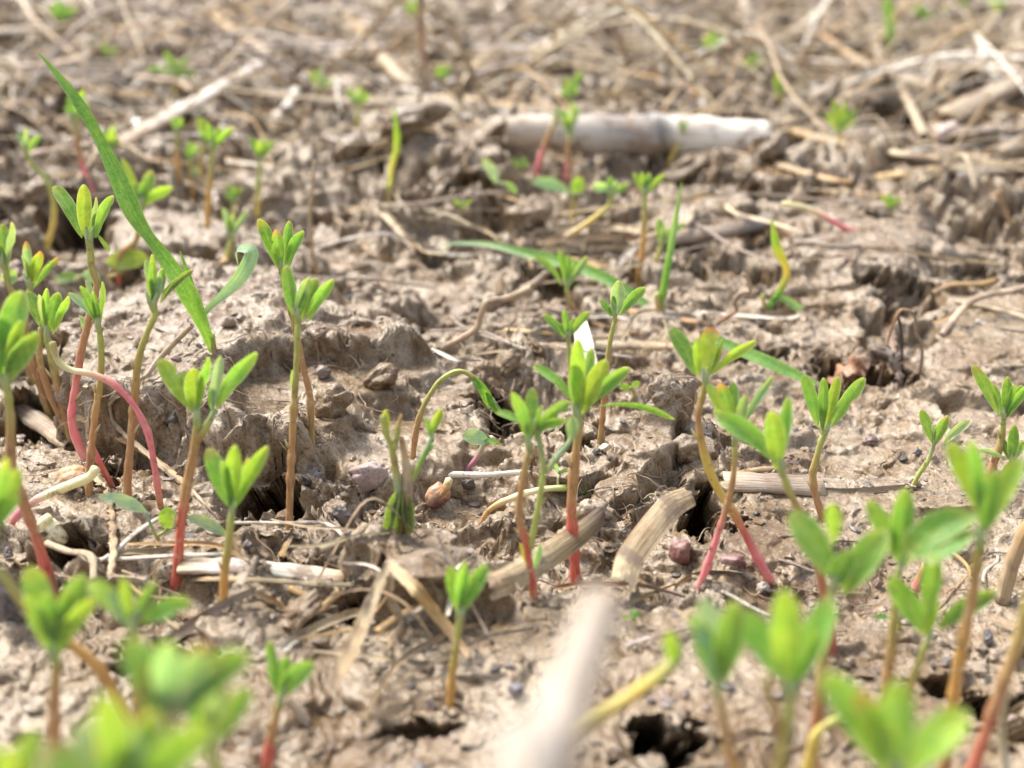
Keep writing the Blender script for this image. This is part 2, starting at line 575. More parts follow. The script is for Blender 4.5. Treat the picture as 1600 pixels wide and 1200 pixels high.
def stone_material():
    m, n = new_mat('stone')
    col = attr(n, 'Col').outputs['Color']
    geo = n.nodes.new('ShaderNodeNewGeometry')
    P = geo.outputs['Position']
    a = noise(n, P, 260, 4, .65); b = noise(n, P, 1300, 3, .7)
    c = mixc(n, ramp(n, a, [(.38, .0), (.62, .6)]), col, mixc(n, .45, col, (.55, .46, .40)))
    c = mixc(n, ramp(n, b, [(.35, .7), (.45, 0.)]), c, mixc(n, 1., col, (.4, .35, .35), 'MULTIPLY'))
    bs = N(n, 'ShaderNodeBsdfPrincipled')
    n.links.new(c, bs.inputs['Base Color'])
    bs.inputs['Roughness'].default_value = .45
    n.links.new(bump(n, b, .0003, .7, bump(n, a, .0006, .6)), bs.inputs['Normal'])
    finish(n, bs.outputs[0])
    return m

def cane_material():
    m, n = new_mat('weathered_cane')
    col = attr(n, 'Col').outputs['Color']
    sv = attr(n, 'sv').outputs['Vector']
    mp = N(n, 'ShaderNodeVectorMath', operation='MULTIPLY')
    mp.inputs[1].default_value = (.5, 4.0, 4.0)
    n.links.new(sv, mp.inputs[0])
    st = noise(n, mp.outputs[0], 2.0, 4, .6)
    c = mixc(n, ramp(n, st, [(.38, .8), (.5, 0.)]), col, mixc(n, 1., col, (.6, .5, .42), 'MULTIPLY'))
    geo = n.nodes.new('ShaderNodeNewGeometry')
    mud = noise(n, geo.outputs['Position'], 70, 4, .65)
    c = mixc(n, ramp(n, mud, [(.50, .0), (.60, .8)]), c, (.22, .15, .10))
    bs = N(n, 'ShaderNodeBsdfPrincipled')
    n.links.new(c, bs.inputs['Base Color'])
    bs.inputs['Roughness'].default_value = .28
    finish(n, bs.outputs[0])
    return m

M_LEAF = leaf_material(); M_BLADE = leaf_material('grass_leaf', True); M_STEM = stem_material(); M_STRAW = straw_material(); M_CLEAN = straw_material('clean_straw', .08); M_STONE = stone_material()
M_CANE = cane_material()

# ------------------------------------------------------------------ colours (linear)
K = dict(
    lime=(.30, .49, .04), green=(.085, .28, .035), mid=(.165, .40, .06), pale=(.34, .49, .30), blue=(.32, .52, .41),
    dark=(.045, .11, .02), yel=(.60, .48, .04), grn2=(.07, .27, .05), bluegr=(.26, .43, .25),
    olive=(.42, .36, .11), tan=(.48, .27, .12), brown=(.44, .23, .11), orange=(.62, .34, .10), red=(.66, .13, .11),
    pink=(.84, .25, .30), yellow=(.68, .52, .12), sgreen=(.42, .50, .13), cream=(.85, .80, .50), purple=(.55, .20, .32),
    straw=(.58, .47, .31), white=(.85, .81, .73), sand=(.48, .35, .205), gold=(.58, .38, .15), grey=(.36, .30, .245),
    char=(.035, .032, .035), wet=(.13, .085, .06), root=(.52, .38, .25), maroon=(.12, .035, .035), seed=(.24, .14, .06))

# ------------------------------------------------------------------ mesh helpers
rnd = random.Random(11)

def V3(p):
    return np.array(p, float)

def unit(v):
    l = np.linalg.norm(v)
    return v / l if l > 1e-9 else np.array([0, 0, 1.])

def spline(pts, n):
    """Catmull-Rom through pts, n samples"""
    pts = [V3(p) for p in pts]
    if len(pts) == 2:
        return [pts[0] * (1 - t) + pts[1] * t for t in np.linspace(0, 1, n)]
    P = [2 * pts[0] - pts[1]] + pts + [2 * pts[-1] - pts[-2]]
    seg = [np.linalg.norm(pts[i + 1] - pts[i]) for i in range(len(pts) - 1)]
    cum = np.concatenate([[0], np.cumsum(seg)])
    out = []
    for s in np.linspace(0, cum[-1], n):
        i = min(int(np.searchsorted(cum, s, 'right')) - 1, len(seg) - 1)
        t = (s - cum[i]) / max(seg[i], 1e-9)
        a, b, c, d = P[i], P[i + 1], P[i + 2], P[i + 3]
        out.append(.5 * (2 * b + (c - a) * t + (2 * a - 5 * b + 4 * c - d) * t * t + (3 * b - a - 3 * c + d) * t ** 3))
    return out

def frames(pts, hint=None):
    T = [unit(pts[min(i + 1, len(pts) - 1)] - pts[max(i - 1, 0)]) for i in range(len(pts))]
    n0 = V3(hint) if hint is not None else V3((0, -1, .4))
    n0 = n0 - T[0] * np.dot(n0, T[0])
    if np.linalg.norm(n0) < 1e-3:
        n0 = np.cross(T[0], (1, 0, 0))
    n0 = unit(n0)
    fr = []
    for t in T:
        n0 = unit(n0 - t * np.dot(n0, t))
        fr.append((t, n0, np.cross(t, n0)))
    return fr

class Mesh:
    def __init__(s):
        s.v = []; s.f = []; s.c = []; s.s = []
    def vert(s, p, c, sv):
        s.v.append(p); s.c.append(c); s.s.append(sv)
        return len(s.v) - 1
    def build(s, name, mat, parent=None, base=None):
        b = V3(base) if base is not None else np.zeros(3)
        me = bpy.data.meshes.new(name)
        me.from_pydata([tuple((V3(p) - b) * CM) for p in s.v], [], s.f)
        a = me.attributes.new('Col', 'FLOAT_COLOR', 'POINT')
        a.data.foreach_set('color', np.array([(*c, 1) for c in s.c], np.float32).ravel())
        a = me.attributes.new('sv', 'FLOAT_VECTOR', 'POINT')
        a.data.foreach_set('vector', np.array(s.s, np.float32).ravel())
        me.polygons.foreach_set('use_smooth', np.ones(len(me.polygons), bool))
        me.materials.append(mat)
        me.update()
        o = bpy.data.objects.new(name, me)
        scene.collection.objects.link(o)
        if parent is not None:
            o.parent = parent
        else:
            o.location = tuple(b * CM)
        return o

def tag(o, label, cat, group=None, kind=None):
    if label: o['label'] = label
    if cat: o['category'] = cat
    if group: o['group'] = group
    if kind: o['kind'] = kind
    return o

def empty(name, base):
    o = bpy.data.objects.new(name, None)
    scene.collection.objects.link(o)
    o.empty_display_size = .005
    o.location = tuple(V3(base) * CM)
    return o

def grad(stops, t):
    """stops: list of colours spread evenly or (pos, colour)"""
    k = len(stops) - 1
    if k == 0:
        return stops[0]
    x = min(max(t, 0), .9999) * k
    i = int(x); f = x - i
    return tuple(stops[i][j] * (1 - f) + stops[i + 1][j] * f for j in range(3))

def jit(c, a=.12):
    g = 1 + rnd.uniform(-a, a)
    return tuple(max(0, v * g * (1 + rnd.uniform(-a, a) * .5)) for v in c)

def tube(m, path, rad, cols, sides=12, flat=1.0, hint=None, rough=.06, n=None, ridge=0.0, hollow=False, nodes=()):
    """tapered tube through path; rad: list of radii spread along it"""
    L = sum(np.linalg.norm(V3(path[i + 1]) - V3(path[i])) for i in range(len(path) - 1))
    rmean = sum(rad) / len(rad)
    n = n or int(min(90, max(8, L / max(rmean, .01) * 1.1)))
    pts = spline(path, n)
    fr = frames(pts, hint)
    ph = rnd.uniform(0, 9)
    rings = []
    s = 0
    for i, p in enumerate(pts):
        t = i / (n - 1)
        if i: s += np.linalg.norm(p - pts[i - 1])
        r = grad([(q, q, q) for q in rad], t)[0]
        for nd in nodes:
            r *= 1 + .2 * math.exp(-((t - nd) / .018) ** 2)
        r *= 1 + rough * math.sin(s * 5 + ph) + rough * math.sin(s * 13 + ph * 2)
        ring = []
        for k in range(sides):
            a = 2 * math.pi * k / sides
            rr = r * (1 + ridge * math.cos(a * 5 + ph) + rough * .6 * math.sin(a * 2 + s * 4 + ph))
            q = p + fr[i][1] * math.cos(a) * rr * flat + fr[i][2] * math.sin(a) * rr
            ring.append(m.vert(q, grad(cols, t), (s + ph, math.cos(a) * .5 + ph, math.sin(a) * .5)))
        rings.append(ring)
    for a, b in zip(rings, rings[1:]):
        for k in range(sides):
            m.f.append((a[k], a[(k + 1) % sides], b[(k + 1) % sides], b[k]))
    for e, (ring, i, sg) in enumerate(((rings[0], 0, -1), (rings[-1], n - 1, 1))):
        r = rad[0] if e == 0 else rad[-1]
        c0 = grad(cols, e)
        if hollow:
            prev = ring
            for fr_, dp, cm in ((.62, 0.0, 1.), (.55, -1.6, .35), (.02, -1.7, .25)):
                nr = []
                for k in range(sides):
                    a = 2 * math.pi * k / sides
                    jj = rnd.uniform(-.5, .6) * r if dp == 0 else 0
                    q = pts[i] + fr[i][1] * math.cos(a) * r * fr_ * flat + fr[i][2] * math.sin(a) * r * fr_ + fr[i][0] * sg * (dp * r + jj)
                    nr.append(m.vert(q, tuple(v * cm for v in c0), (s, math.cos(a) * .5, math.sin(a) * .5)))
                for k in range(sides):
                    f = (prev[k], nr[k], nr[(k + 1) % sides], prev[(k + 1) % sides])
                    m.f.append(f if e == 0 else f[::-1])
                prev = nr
        else:
            c = m.vert(pts[i] + fr[i][0] * sg * r * .5, c0, (s, 0, 0))
            for k in range(sides):
                f = (c, ring[(k + 1) % sides], ring[k])
                m.f.append(f if e == 0 else f[::-1])
    return pts

def ribbon(m, path, width, cols, hint=None, fold=.3, twist=0.0, nu=None, nv=7, prof=None, crinkle=0.0, thick=0.0, rim=None):
    """blade along path; width: radii list (full width in cm) or profile; fold cups it; twist in turns"""
    L = sum(np.linalg.norm(V3(path[i + 1]) - V3(path[i])) for i in range(len(path) - 1))
    nu = nu or int(min(60, max(12, L * 10)))
    pts = spline(path, nu)
    fr = frames(pts, hint)
    ph = rnd.uniform(0, 9)
    grid = []; jag = {}
    for side in ((1,) if thick == 0 else (1, -1)):
        rows = []
        s = 0
        for i, p in enumerate(pts):
            t = i / (nu - 1)
            if i: s += np.linalg.norm(p - pts[i - 1])
            w = grad([(q, q, q) for q in width], t)[0] * (prof(t) if prof else 1)
            a = 2 * math.pi * twist * t
            nn = fr[i][1] * math.cos(a) + fr[i][2] * math.sin(a)
            bb = -fr[i][1] * math.sin(a) + fr[i][2] * math.cos(a)
            row = []
            for k in range(nv):
                v = -1 + 2 * k / (nv - 1)
                if i in (0, nu - 1) and thick and side > 0: jag[(i, k)] = rnd.uniform(-.1, .45) * w * (1 if i else -1)
                off = fold * (abs(v) ** 1.5) * w * .5
                cr = crinkle * w * (math.sin(s * 9 + v * 3 + ph) + .6 * math.sin(s * 21 - v * 5 + ph * 3))
                q = p + bb * v * w * .5 * (1 - .25 * abs(fold)) + nn * (off + cr - (thick * (1 - v * v) ** .5 if side < 0 else 0))
                if thick: q = q + fr[i][0] * jag.get((i, k), 0)
                c = grad(cols, t)
                if rim is not None and abs(v) > .8:
                    c = tuple(x * .45 + y * .55 for x, y in zip(c, rim))
                row.append(m.vert(q, c, (s + ph, v * .5 + ph, side)))
            rows.append(row)
        for a_, b_ in zip(rows, rows[1:]):
            for k in range(nv - 1):
                f = (a_[k], a_[k + 1], b_[k + 1], b_[k])
                m.f.append(f if side > 0 else f[::-1])
        grid.append(rows)
    if len(grid) == 2:
        A, B = grid
        for i in range(nu - 1):
            m.f.append((A[i][0], A[i + 1][0], B[i + 1][0], B[i][0]))
            m.f.append((A[i][-1], B[i][-1], B[i + 1][-1], A[i + 1][-1]))
        for k in range(nv - 1):
            m.f.append((A[0][k], B[0][k], B[0][k + 1], A[0][k + 1]))
            m.f.append((A[-1][k], A[-1][k + 1], B[-1][k + 1], B[-1][k]))
    return pts

def leaf_prof(t):
    return max(.06, ((t + .015) ** .85) * ((1.012 - t) ** .55) / .462)

def oval_prof(t):
    return max(.08, (math.sin(math.pi * min(max(t, .02), .985))) ** .55)

def leaf_mesh(B, T, W, face=0.0, tone='mid', bow=.12, fold=.45, prof=leaf_prof, tip=None):
    """a single leaflet from B to T (cm)"""
    m = Mesh()
    B, T = V3(B), V3(T)
    L = np.linalg.norm(T - B)
    d = unit(T - B)
    up = V3((0, 0, 1)); out = up - d * np.dot(up, d)
    M1 = B + (T - B) * .35 + out * bow * L + d * 0
    M2 = B + (T - B) * .72 + out * bow * .8 * L
    camdir = unit(V3((0, 0, CAM_H)) - B)
    nrm = camdir - d * np.dot(camdir, d)
    nrm = unit(nrm)
    a = math.radians(face)
    nrm = nrm * math.cos(a) + np.cross(d, nrm) * math.sin(a)
    c = jit(K[tone], .24)
    if tip is None and rnd.random() < .06: tip = rnd.choice(('tan', 'yel', 'red'))
    tipc = K[tip] if tip else tuple(x * .7 + y * .3 for x, y in zip(c, K['yel']))
    pale = tuple(x * .6 + y * .4 for x, y in zip(c, (.55, .62, .25)))
    nu, nv = 15, 11
    pts = spline([B, M1, M2, T], nu)
    fr = frames(pts, nrm)
    ph = rnd.uniform(0, 9)
    rows = []
    bite = rnd.uniform(.45, .85) if rnd.random() < .14 else None; bs_ = rnd.choice((-1, 1))
    for i, p in enumerate(pts):
        t = i / (nu - 1)
        w = W * prof(t)
        row = []
        for k in range(nv):
            v = -1 + 2 * k / (nv - 1)
            wav = .07 * math.sin(t * 9 + ph + v) + .03 * math.sin(t * 23 + ph * 2)
            if bite and v * bs_ > .2: v *= 1 - .5 * math.exp(-((t - bite) / .07) ** 2)
            q = p + fr[i][2] * v * w * .5 * (1 - .3 * fold * abs(v)) + fr[i][1] * w * (.5 * fold * abs(v) ** 1.3 + wav * abs(v))
            cc = grad([pale, c, c, c, tipc], t)
            if abs(v) > .9 or i == nu - 1:
                cc = tuple(x * .35 + y * .65 for x, y in zip(cc, (.72, .76, .48) if tip != 'red' else K['red']))
            elif abs(v) < .1:
                cc = tuple(x * .4 + y * .6 for x, y in zip(cc, pale))
            row.append(m.vert(q, cc, (t * 2 + ph, v, ph)))
        rows.append(row)
    for a_, b_ in zip(rows, rows[1:]):
        for k in range(nv - 1):
            m.f.append((a_[k], a_[k + 1], b_[k + 1], b_[k]))
    return m

STUMPS = []
STEMS = dict(
    red=['sgreen', 'olive', 'brown', 'red', 'red'], red2=['olive', 'tan', 'tan', 'red', 'red', 'red'],
    pinkred=['sgreen', 'tan', 'brown', 'pink', 'pink', 'pink'], brown=['sgreen', 'olive', 'brown', 'brown', 'olive'],
    orange=['sgreen', 'olive', 'orange', 'orange', 'orange'], tan=['sgreen', 'olive', 'tan', 'brown', 'tan'],
    yellow=['sgreen', 'yellow', 'yellow', 'orange'], ygreen=['sgreen', 'sgreen', 'yellow', 'yellow'],
    pale=['bluegr', 'sgreen', 'sgreen', 'olive', 'olive'], dred=['sgreen', 'brown', 'brown', 'red', 'maroon'],
    straw=['sgreen', 'yellow', 'straw', 'straw'], midyel=['olive', 'brown', 'yellow', 'yellow', 'red', 'pink', 'red'],
    orred=['olive', 'tan', 'orange', 'orange', 'brown', 'red'])

def seedling(label, stem, w, pal, leaves, name='seedling', depth=None, dz=0.0, group=None, branches=(), cat='seedling',
             mud=True, lean=0.0, bow=.10, extend=False):
    """stem: photo pixels from the crown to the foot; the plant stands in its own upright plane where the foot meets the soil"""
    fx, fy = stem[-1]
    if depth is None:
        t = foot_depth(fx, fy)
        foot = at(fx, fy, t)
    else:
        foot = at(fx, fy, depth)
    y0 = foot[1] + dz
    def P(px, py, dy=0.0):
        return on_y(px, py, y0 + dy)
    pts = [P(px, py, lean * i / len(stem)) for i, (px, py) in enumerate(stem)]
    sc = depth_of(foot) / FPX
    if depth is not None or extend:
        g = drop(foot[0], y0)
        if pts[-1][2] > g:
            dirn = unit(pts[-1] - pts[-2])
            k = min(.5, abs(dirn[0] / max(.2, -dirn[2])))
            hgt_ = pts[-1][2] - g
            pts.append(V3((pts[-1][0] + math.copysign(k, dirn[0]) * hgt_ * .5, y0, g + hgt_ * .4)))
            pts.append(V3((pts[-2][0] + math.copysign(k, dirn[0]) * hgt_ * .8, y0, g - .15)))
    else:
        d = unit(pts[-1] - pts[-2])
        pts.append(pts[-1] + d * .2 + V3((0, .05, -.1)))
    base = pts[-1]
    STUMPS.append((base, w * sc))
    root = tag(empty(name, base), label, cat, group)
    r = w * sc / 2 * .93
    cols = [jit(K[c], .06) for c in STEMS[pal]]
    m = Mesh()
    L = len(stem)
    tube(m, pts, [r * .75, r * rnd.uniform(.8, .95), r * rnd.uniform(.95, 1.15), r * rnd.uniform(.9, 1.1), r * rnd.uniform(1.0, 1.2), r * 1.15], cols,
         nodes=(.06, rnd.uniform(.22, .4), rnd.uniform(.5, .62), rnd.uniform(.7, .85)), rough=.05)
    # papery scale leaves at the joints
    if depth_of(foot) < 34:
        sp = spline(pts, 40)
        for f in (rnd.uniform(.25, .4), rnd.uniform(.5, .7)):
            q = sp[int(f * 39)]; sg = rnd.choice((-1, 1)); up = unit(sp[int(f * 39) - 2] - q)
            tube(m, [q + V3((sg * r * .7, -r * .5, 0)), q + V3((sg * r * 1.3, -r * .7, 0)) + up * r * 1.2, q + V3((sg * r * 1.9, -r * .6, 0)) + up * r * 2.6],
                 [r * .45, r * .35, r * .06], [cols[2], K['cream']], sides=6, rough=.05, n=7)
    so = m.build('stem', M_STEM, root, base)
    for br in branches:
        bm = Mesh()
        bw = (br[1] if len(br) > 1 else w * .7) * sc / 2
        tube(bm, [P(*q) for q in br[0]], [bw * .8, bw, bw], [jit(K[c], .06) for c in (br[2] if len(br) > 2 else ('sgreen', 'olive'))], rough=.04)
        bm.build('side_stem', M_STEM, root, base)
    cx, cy = stem[0]
    for i, lf in enumerate(leaves):
        tx, ty, lw = lf[:3]
        face = lf[3] if len(lf) > 3 else rnd.uniform(-35, 35)
        tone = lf[4] if len(lf) > 4 and lf[4] else rnd.choice(('lime', 'mid', 'mid', 'green', 'lime'))
        bx, by = (lf[5], lf[6]) if len(lf) > 6 else (cx + (tx - cx) * .04, cy)
        tip = lf[7] if len(lf) > 7 else None
        Lpx = math.hypot(tx - bx, ty - by)
        side = -1 if i % 2 else 1
        dy = side * rnd.uniform(.05, .32) * Lpx * sc
        hb = V3(P(bx, by)); tp = P(tx, ty, dy)
        horizontal = abs(ty - by) < abs(tx - bx) * .5
        lm = leaf_mesh(hb, tp, lw * sc * 1.16, face, tone, bow=(bow if not horizontal else .10) * rnd.uniform(.6, 1.3),
                       fold=rnd.uniform(.3, .65) if lw < 40 else rnd.uniform(.2, .45), tip=tip)
        lm.build('leaf', M_LEAF, root, base)
    # small scale leaves and the tight bud at the crown
    bud = Mesh()
    for k in range(2):
        a = rnd.uniform(-.5, .5)
        q = P(cx, cy)
        h_ = (6 + w) * sc
        tube(bud, [q + V3((0, 0, -h_ * .4)), q + V3((a * h_ * .5, -.2 * h_, h_ * .5)), q + V3((a * h_ * 1.2, -.1 * h_, h_ * 1.3))],
             [r * .8, r * .7, r * .15], [K['sgreen'], K['pale']], sides=8, rough=.02)
    bud.build('bud', M_STEM, root, base)
    return root

# ---- laying pieces on the soil along a traced line
def lay(path, r, lift=None, upr=False, near=None, ends=None):
    """path in photo pixels -> 3D points resting on the soil; each may carry a lift in cm as third value"""
    xs = []
    for i in range(len(path) - 1):
        (x0, y0), (x1, y1) = path[i][:2], path[i + 1][:2]
        l0 = path[i][2] if len(path[i]) > 2 else 0; l1 = path[i + 1][2] if len(path[i + 1]) > 2 else 0
        k = max(1, int(math.hypot(x1 - x0, y1 - y0) / 30))
        for j in range(k):
            f = j / k
            xs.append((x0 + (x1 - x0) * f, y0 + (y1 - y0) * f, l0 + (l1 - l0) * f))
    p = path[-1]
    xs.append((p[0], p[1], p[2] if len(p) > 2 else 0))
    hits = [hit(x, y) for x, y, l in xs]
    if ends:
        d0, d1 = ends
    else:
        d0, d1 = hits[0], hits[-1]
    n = len(xs)
    # stiff piece: its depth is a smooth line kept in front of the soil
    out = []
    inv = [1 / h for h in hits]
    if n > 2:
        A = np.vander(np.linspace(0, 1, n), min(3, n))
        co, *_ = np.linalg.lstsq(A, np.array(inv), rcond=None)
        fit = A @ co
    else:
        fit = inv
    for i, (x, y, l) in enumerate(xs):
        t = 1 / max(fit[i], 1e-4)
        t = min(t, hits[i] - r * .6) if not ends else d0 + (d1 - d0) * i / (n - 1)
        t = max(t, hits[i] * .72) if not ends else t
        out.append((x, y, t, l))
    # smooth
    ts = [o[2] for o in out]
    for _ in range(2):
        ts = [ts[0]] + [min(ts[i], (ts[i - 1] + ts[i] * 2 + ts[i + 1]) / 4) for i in range(1, n - 1)] + ([ts[-1]] if n > 1 else [])
    return [at(x, y, t - l) for (x, y, _, l), t in zip(out, ts)]

def thin(pts, k):
    if len(pts) <= k: return pts
    idx = sorted(set(int(round(i)) for i in np.linspace(0, len(pts) - 1, k)))
    return [pts[i] for i in idx]

def stalk(label, path, w, cols=('straw',), name='straw_stalk', cat='straw', flat=.55, group=None, taper=1.0, hollow=True,
          ends=None, mat=None, rough=.05, ridge=.03, nodes=(), keep=None):
    t0 = ends[0] if ends else hit(path[0][0], path[0][1])
    t1 = ends[1] if ends else hit(path[-1][0], path[-1][1])
    sc = (t0 + t1) / 2 / FPX
    r = w * sc / 2
    pts = lay(path, r, ends=ends)
    pts = thin(pts, keep or max(3, len(pts) // 2 + 1))
    m = Mesh()
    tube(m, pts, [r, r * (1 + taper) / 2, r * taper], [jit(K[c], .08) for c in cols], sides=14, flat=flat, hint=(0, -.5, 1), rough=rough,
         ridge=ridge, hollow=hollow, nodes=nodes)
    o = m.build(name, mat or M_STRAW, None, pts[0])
    return tag(o, label, cat, group)

def dryleaf(label, path, w, cols=('straw',), name='dry_leaf', cat='dry leaf', group=None, fold=.5, twist=.15, ends=None,
            crinkle=.04, hint=(0, -1, .6), mat=None, prof=None, wl=(.7, 1, .9, .5)):
    t0 = ends[0] if ends else hit(path[0][0], path[0][1])
    t1 = ends[1] if ends else hit(path[-1][0], path[-1][1])
    sc = (t0 + t1) / 2 / FPX
    pts = lay(path, w * sc / 2, ends=ends)
    pts = thin(pts, max(3, len(pts) * 2 // 3 + 1))
    m = Mesh()
    ribbon(m, pts, [w * sc * q for q in wl], [jit(K[c], .08) for c in cols], hint=hint, fold=fold, twist=twist,
           crinkle=crinkle, thick=.012, prof=prof)
    o = m.build(name, mat or M_STRAW, None, pts[0])
    return tag(o, label, cat, group)

_ico = None
def ico(sub):
    import bmesh
    bm = bmesh.new()
    bmesh.ops.create_icosphere(bm, subdivisions=sub, radius=1)
    v = np.array([q.co[:] for q in bm.verts]); f = [tuple(x.index for x in q.verts) for q in bm.faces]
    bm.free()
    return v, f
ICO = {k: ico(k) for k in (1, 2, 3, 4)}

def lump(m, c, rx, ry, rz, col, sub=3, rough=.18, facet=0.0, col2=None, seed=None):
    v, f = ICO[sub]
    s = seed if seed is not None else rnd.uniform(0, 99)
    a = rnd.uniform(0, 6.28)
    n1 = perlin(v[:, 0] * 1.3 + s, v[:, 1] * 1.3 + v[:, 2] * 1.7, 5) + .5 * perlin(v[:, 0] * 3 + s, v[:, 2] * 3 + v[:, 1] * 2, 6) \
        + .3 * perlin(v[:, 0] * 7 + s, v[:, 2] * 7 + v[:, 1] * 5, 8)
    rr = 1 + rough * n1
    if facet:
        rs = np.random.RandomState(int(s * 10))
        for _ in range(9):
            nn = rs.normal(size=3); nn /= np.linalg.norm(nn)
            d = v @ nn * rr
            lim = rs.uniform(.5, .85)
            rr = np.where(d > lim, rr * (1 - facet * (1 - lim / np.maximum(d, 1e-6))), rr)
    q = v * rr[:, None] * np.array([rx, ry, rz])
    ca, sa = math.cos(a * .15), math.sin(a * .15)
    q = np.stack([q[:, 0] * ca - q[:, 2] * sa, q[:, 1], q[:, 0] * sa + q[:, 2] * ca], 1) + V3(c)
    b = len(m.v)
    for i, p in enumerate(q):
        cc = col
        if col2 is not None:
            k = .5 + .5 * math.tanh(4 * (v[i][2] * .7 + v[i][0] * .5 + n1[i] * .6))
            cc = tuple(x * (1 - k) + y * k for x, y in zip(col, col2))
        m.vert(p, cc, tuple(v[i]))
    m.f += [tuple(b + j for j in t) for t in f]

def pebble(label, px, py, wpx, hpx, col, name='pebble', cat='pebble', facet=1.0, col2=None, rough=.32, sub=4, mat=None, sink=.25, group=None):
    """px, py: centre in the photo; sits on the soil under its lower edge"""
    t = hit(px, py + hpx * .45)
    sc = t / FPX
    rx, rz = wpx * sc / 2, hpx * sc / 2 * 1.1
    g = at(px, py + hpx * .45, t)
    c = V3((g[0], g[1] + rx * .5, g[2] + rz * (1 - sink)))
    m = Mesh()
    lump(m, c, rx, rx * .9, rz, jit(K[col] if isinstance(col, str) else col, .06), sub, rough, facet, K[col2] if isinstance(col2, str) else col2)
    o = m.build(name, mat or M_STONE, None, c)
    return tag(o, label, cat, group)
# ------------------------------------------------------------------ seedlings, traced crown to foot
S = seedling
S('tall seedling with a crimson and pink lower stem leaning beside the big grass blade',
  [(140, 380), (144, 420), (151, 447), (139, 500), (127, 550), (117, 610), (112, 655), (125, 700), (143, 728), (160, 742)], 13.5, 'pinkred',
  [(84, 291, 25, 10, 'mid', 128, 372), (131, 288, 25, 5, 'lime', 132, 370), (150, 308, 12, 50, 'pale', 143, 365), (178, 306, 20, -30, 'mid', 150, 372),
   (163, 322, 14, 40, 'mid', 146, 372), (172, 392, 10, 40, 'lime', 152, 366), (152, 330, 14, 20, 'green', 140, 378)])
S('seedling cut by the left edge with folded grey green leaves above the red rooted ones',
  [(8, 415), (12, 440), (25, 470), (36, 500), (40, 545), (50, 600)], 12, 'brown',
  [(3, 350, 24, 30, 'green', 5, 420), (17, 347, 22, 60, 'pale', 10, 425), (27, 430, 26, 0, 'bluegr', 5, 440), (-8, 380, 20, 0, 'green')])
S('small seedling with reddish tipped leaves at the left under the tall pink stemmed one',
  [(48, 447), (43, 470), (40, 515), (52, 570), (68, 620), (80, 655)], 11, 'brown',
  [(41, 377, 17, 0, 'pale', 46, 440, 'red'), (63, 392, 20, 20, 'lime', 50, 445, 'red'), (91, 401, 16, 30, 'green', 52, 450, 'red'), (33, 400, 13, 60, 'pale'),
   (55, 400, 12, 0, 'green')])
S('seedling with a broad fan of pale leaves on two brown stems behind the pink one',
  [(75, 530), (80, 560), (92, 610), (100, 645), (108, 672)], 13, 'brown',
  [(44, 455, 22, 20, 'green', 62, 510), (73, 450, 13, 0, 'mid', 72, 512), (92, 457, 24, 10, 'green', 76, 520), (106, 462, 18, 40, 'mid', 82, 522),
   (66, 490, 14, 60, 'lime', 68, 540), (60, 460, 14, 30, 'pale', 68, 515)], branches=[([(64, 512), (62, 560), (76, 610), (102, 668)], 11, ('olive', 'brown', 'brown'))])
S('seedling with narrow leaves directly behind the bend of the pink stem',
  [(155, 512), (158, 545), (157, 590), (150, 640), (143, 700)], 12, 'tan',
  [(107, 458, 14, 10, 'blue', 148, 500), (125, 447, 15, 20, 'mid', 150, 505), (134, 438, 14, 30, 'pale', 152, 505), (159, 440, 14, 50, 'green', 156, 508),
   (123, 492, 14, 60, 'bluegr', 128, 515), (145, 455, 12, 0, 'green')], depth=26.8)
S('seedling with tight upright pale leaves and one dark leaf crossing the grass blade',
  [(240, 478), (242, 492), (226, 530), (215, 570), (209, 640), (201, 728)], 13, 'tan',
  [(228, 406, 13, 10, 'pale', 236, 470), (238, 397, 14, 5, 'mid', 240, 470), (254, 419, 18, 20, 'green', 244, 472), (250, 428, 13, 0, 'blue', 246, 470),
   (301, 421, 14, 20, 'dark', 250, 474), (232, 430, 12, 30, 'green')], depth=26.6)
S('bright near seedling cut by the left edge on a dark red stem',
  [(10, 600), (16, 650), (17, 710), (22, 745), (42, 800), (60, 850), (76, 905)], 17, 'dred',
  [(36, 455, 42, -10, 'mid', 8, 560), (58, 518, 36, 10, 'green', 12, 600), (10, 485, 38, 20, 'mid', -2, 580), (32, 500, 26, 30, 'lime', 12, 590),
   (-12, 500, 40, 0, 'mid')], depth=23)
S('blurred leaf pair at the left edge on an arching orange stem',
  [(-8, 830), (-15, 870), (8, 905), (45, 950), (110, 1005), (158, 1048), (195, 1112)], 17, 'orange',
  [(31, 732, 30, 0, 'lime'), (8, 715, 28, 30, 'mid'), (-20, 750, 30, 0, 'mid'), (30, 775, 20, 10, 'mid')], depth=18.5)
S('softly blurred seedling with forked leaf bunches standing over the left slab',
  [(308, 660), (303, 705), (290, 770), (282, 830), (275, 918)], 16, 'red2',
  [(249, 562, 32, -10, 'lime', 298, 640), (303, 575, 34, 0, 'lime', 305, 645), (284, 580, 22, 20, 'mid', 300, 645), (325, 558, 20, 40, 'mid', 308, 640),
   (345, 556, 20, 0, 'blue', 333, 640), (401, 550, 27, 20, 'mid', 338, 640), (330, 600, 18, 30, 'green', 330, 640)],
  depth=24.5, branches=[([(336, 640), (325, 662), (308, 690)], 11, ('bluegr', 'sgreen', 'tan'))])
S('blurred seedling with an upright leaf tulip on an orange stem left of the black hole',
  [(362, 802), (357, 850), (350, 905), (352, 960), (364, 1018)], 14, 'orange',
  [(326, 700, 32, 0, 'mid', 355, 790), (368, 695, 30, 0, 'lime', 362, 795), (418, 697, 25, 10, 'lime', 370, 790), (345, 720, 20, 30, 'green'), (388, 715, 20, 40, 'mid')], depth=22.5)
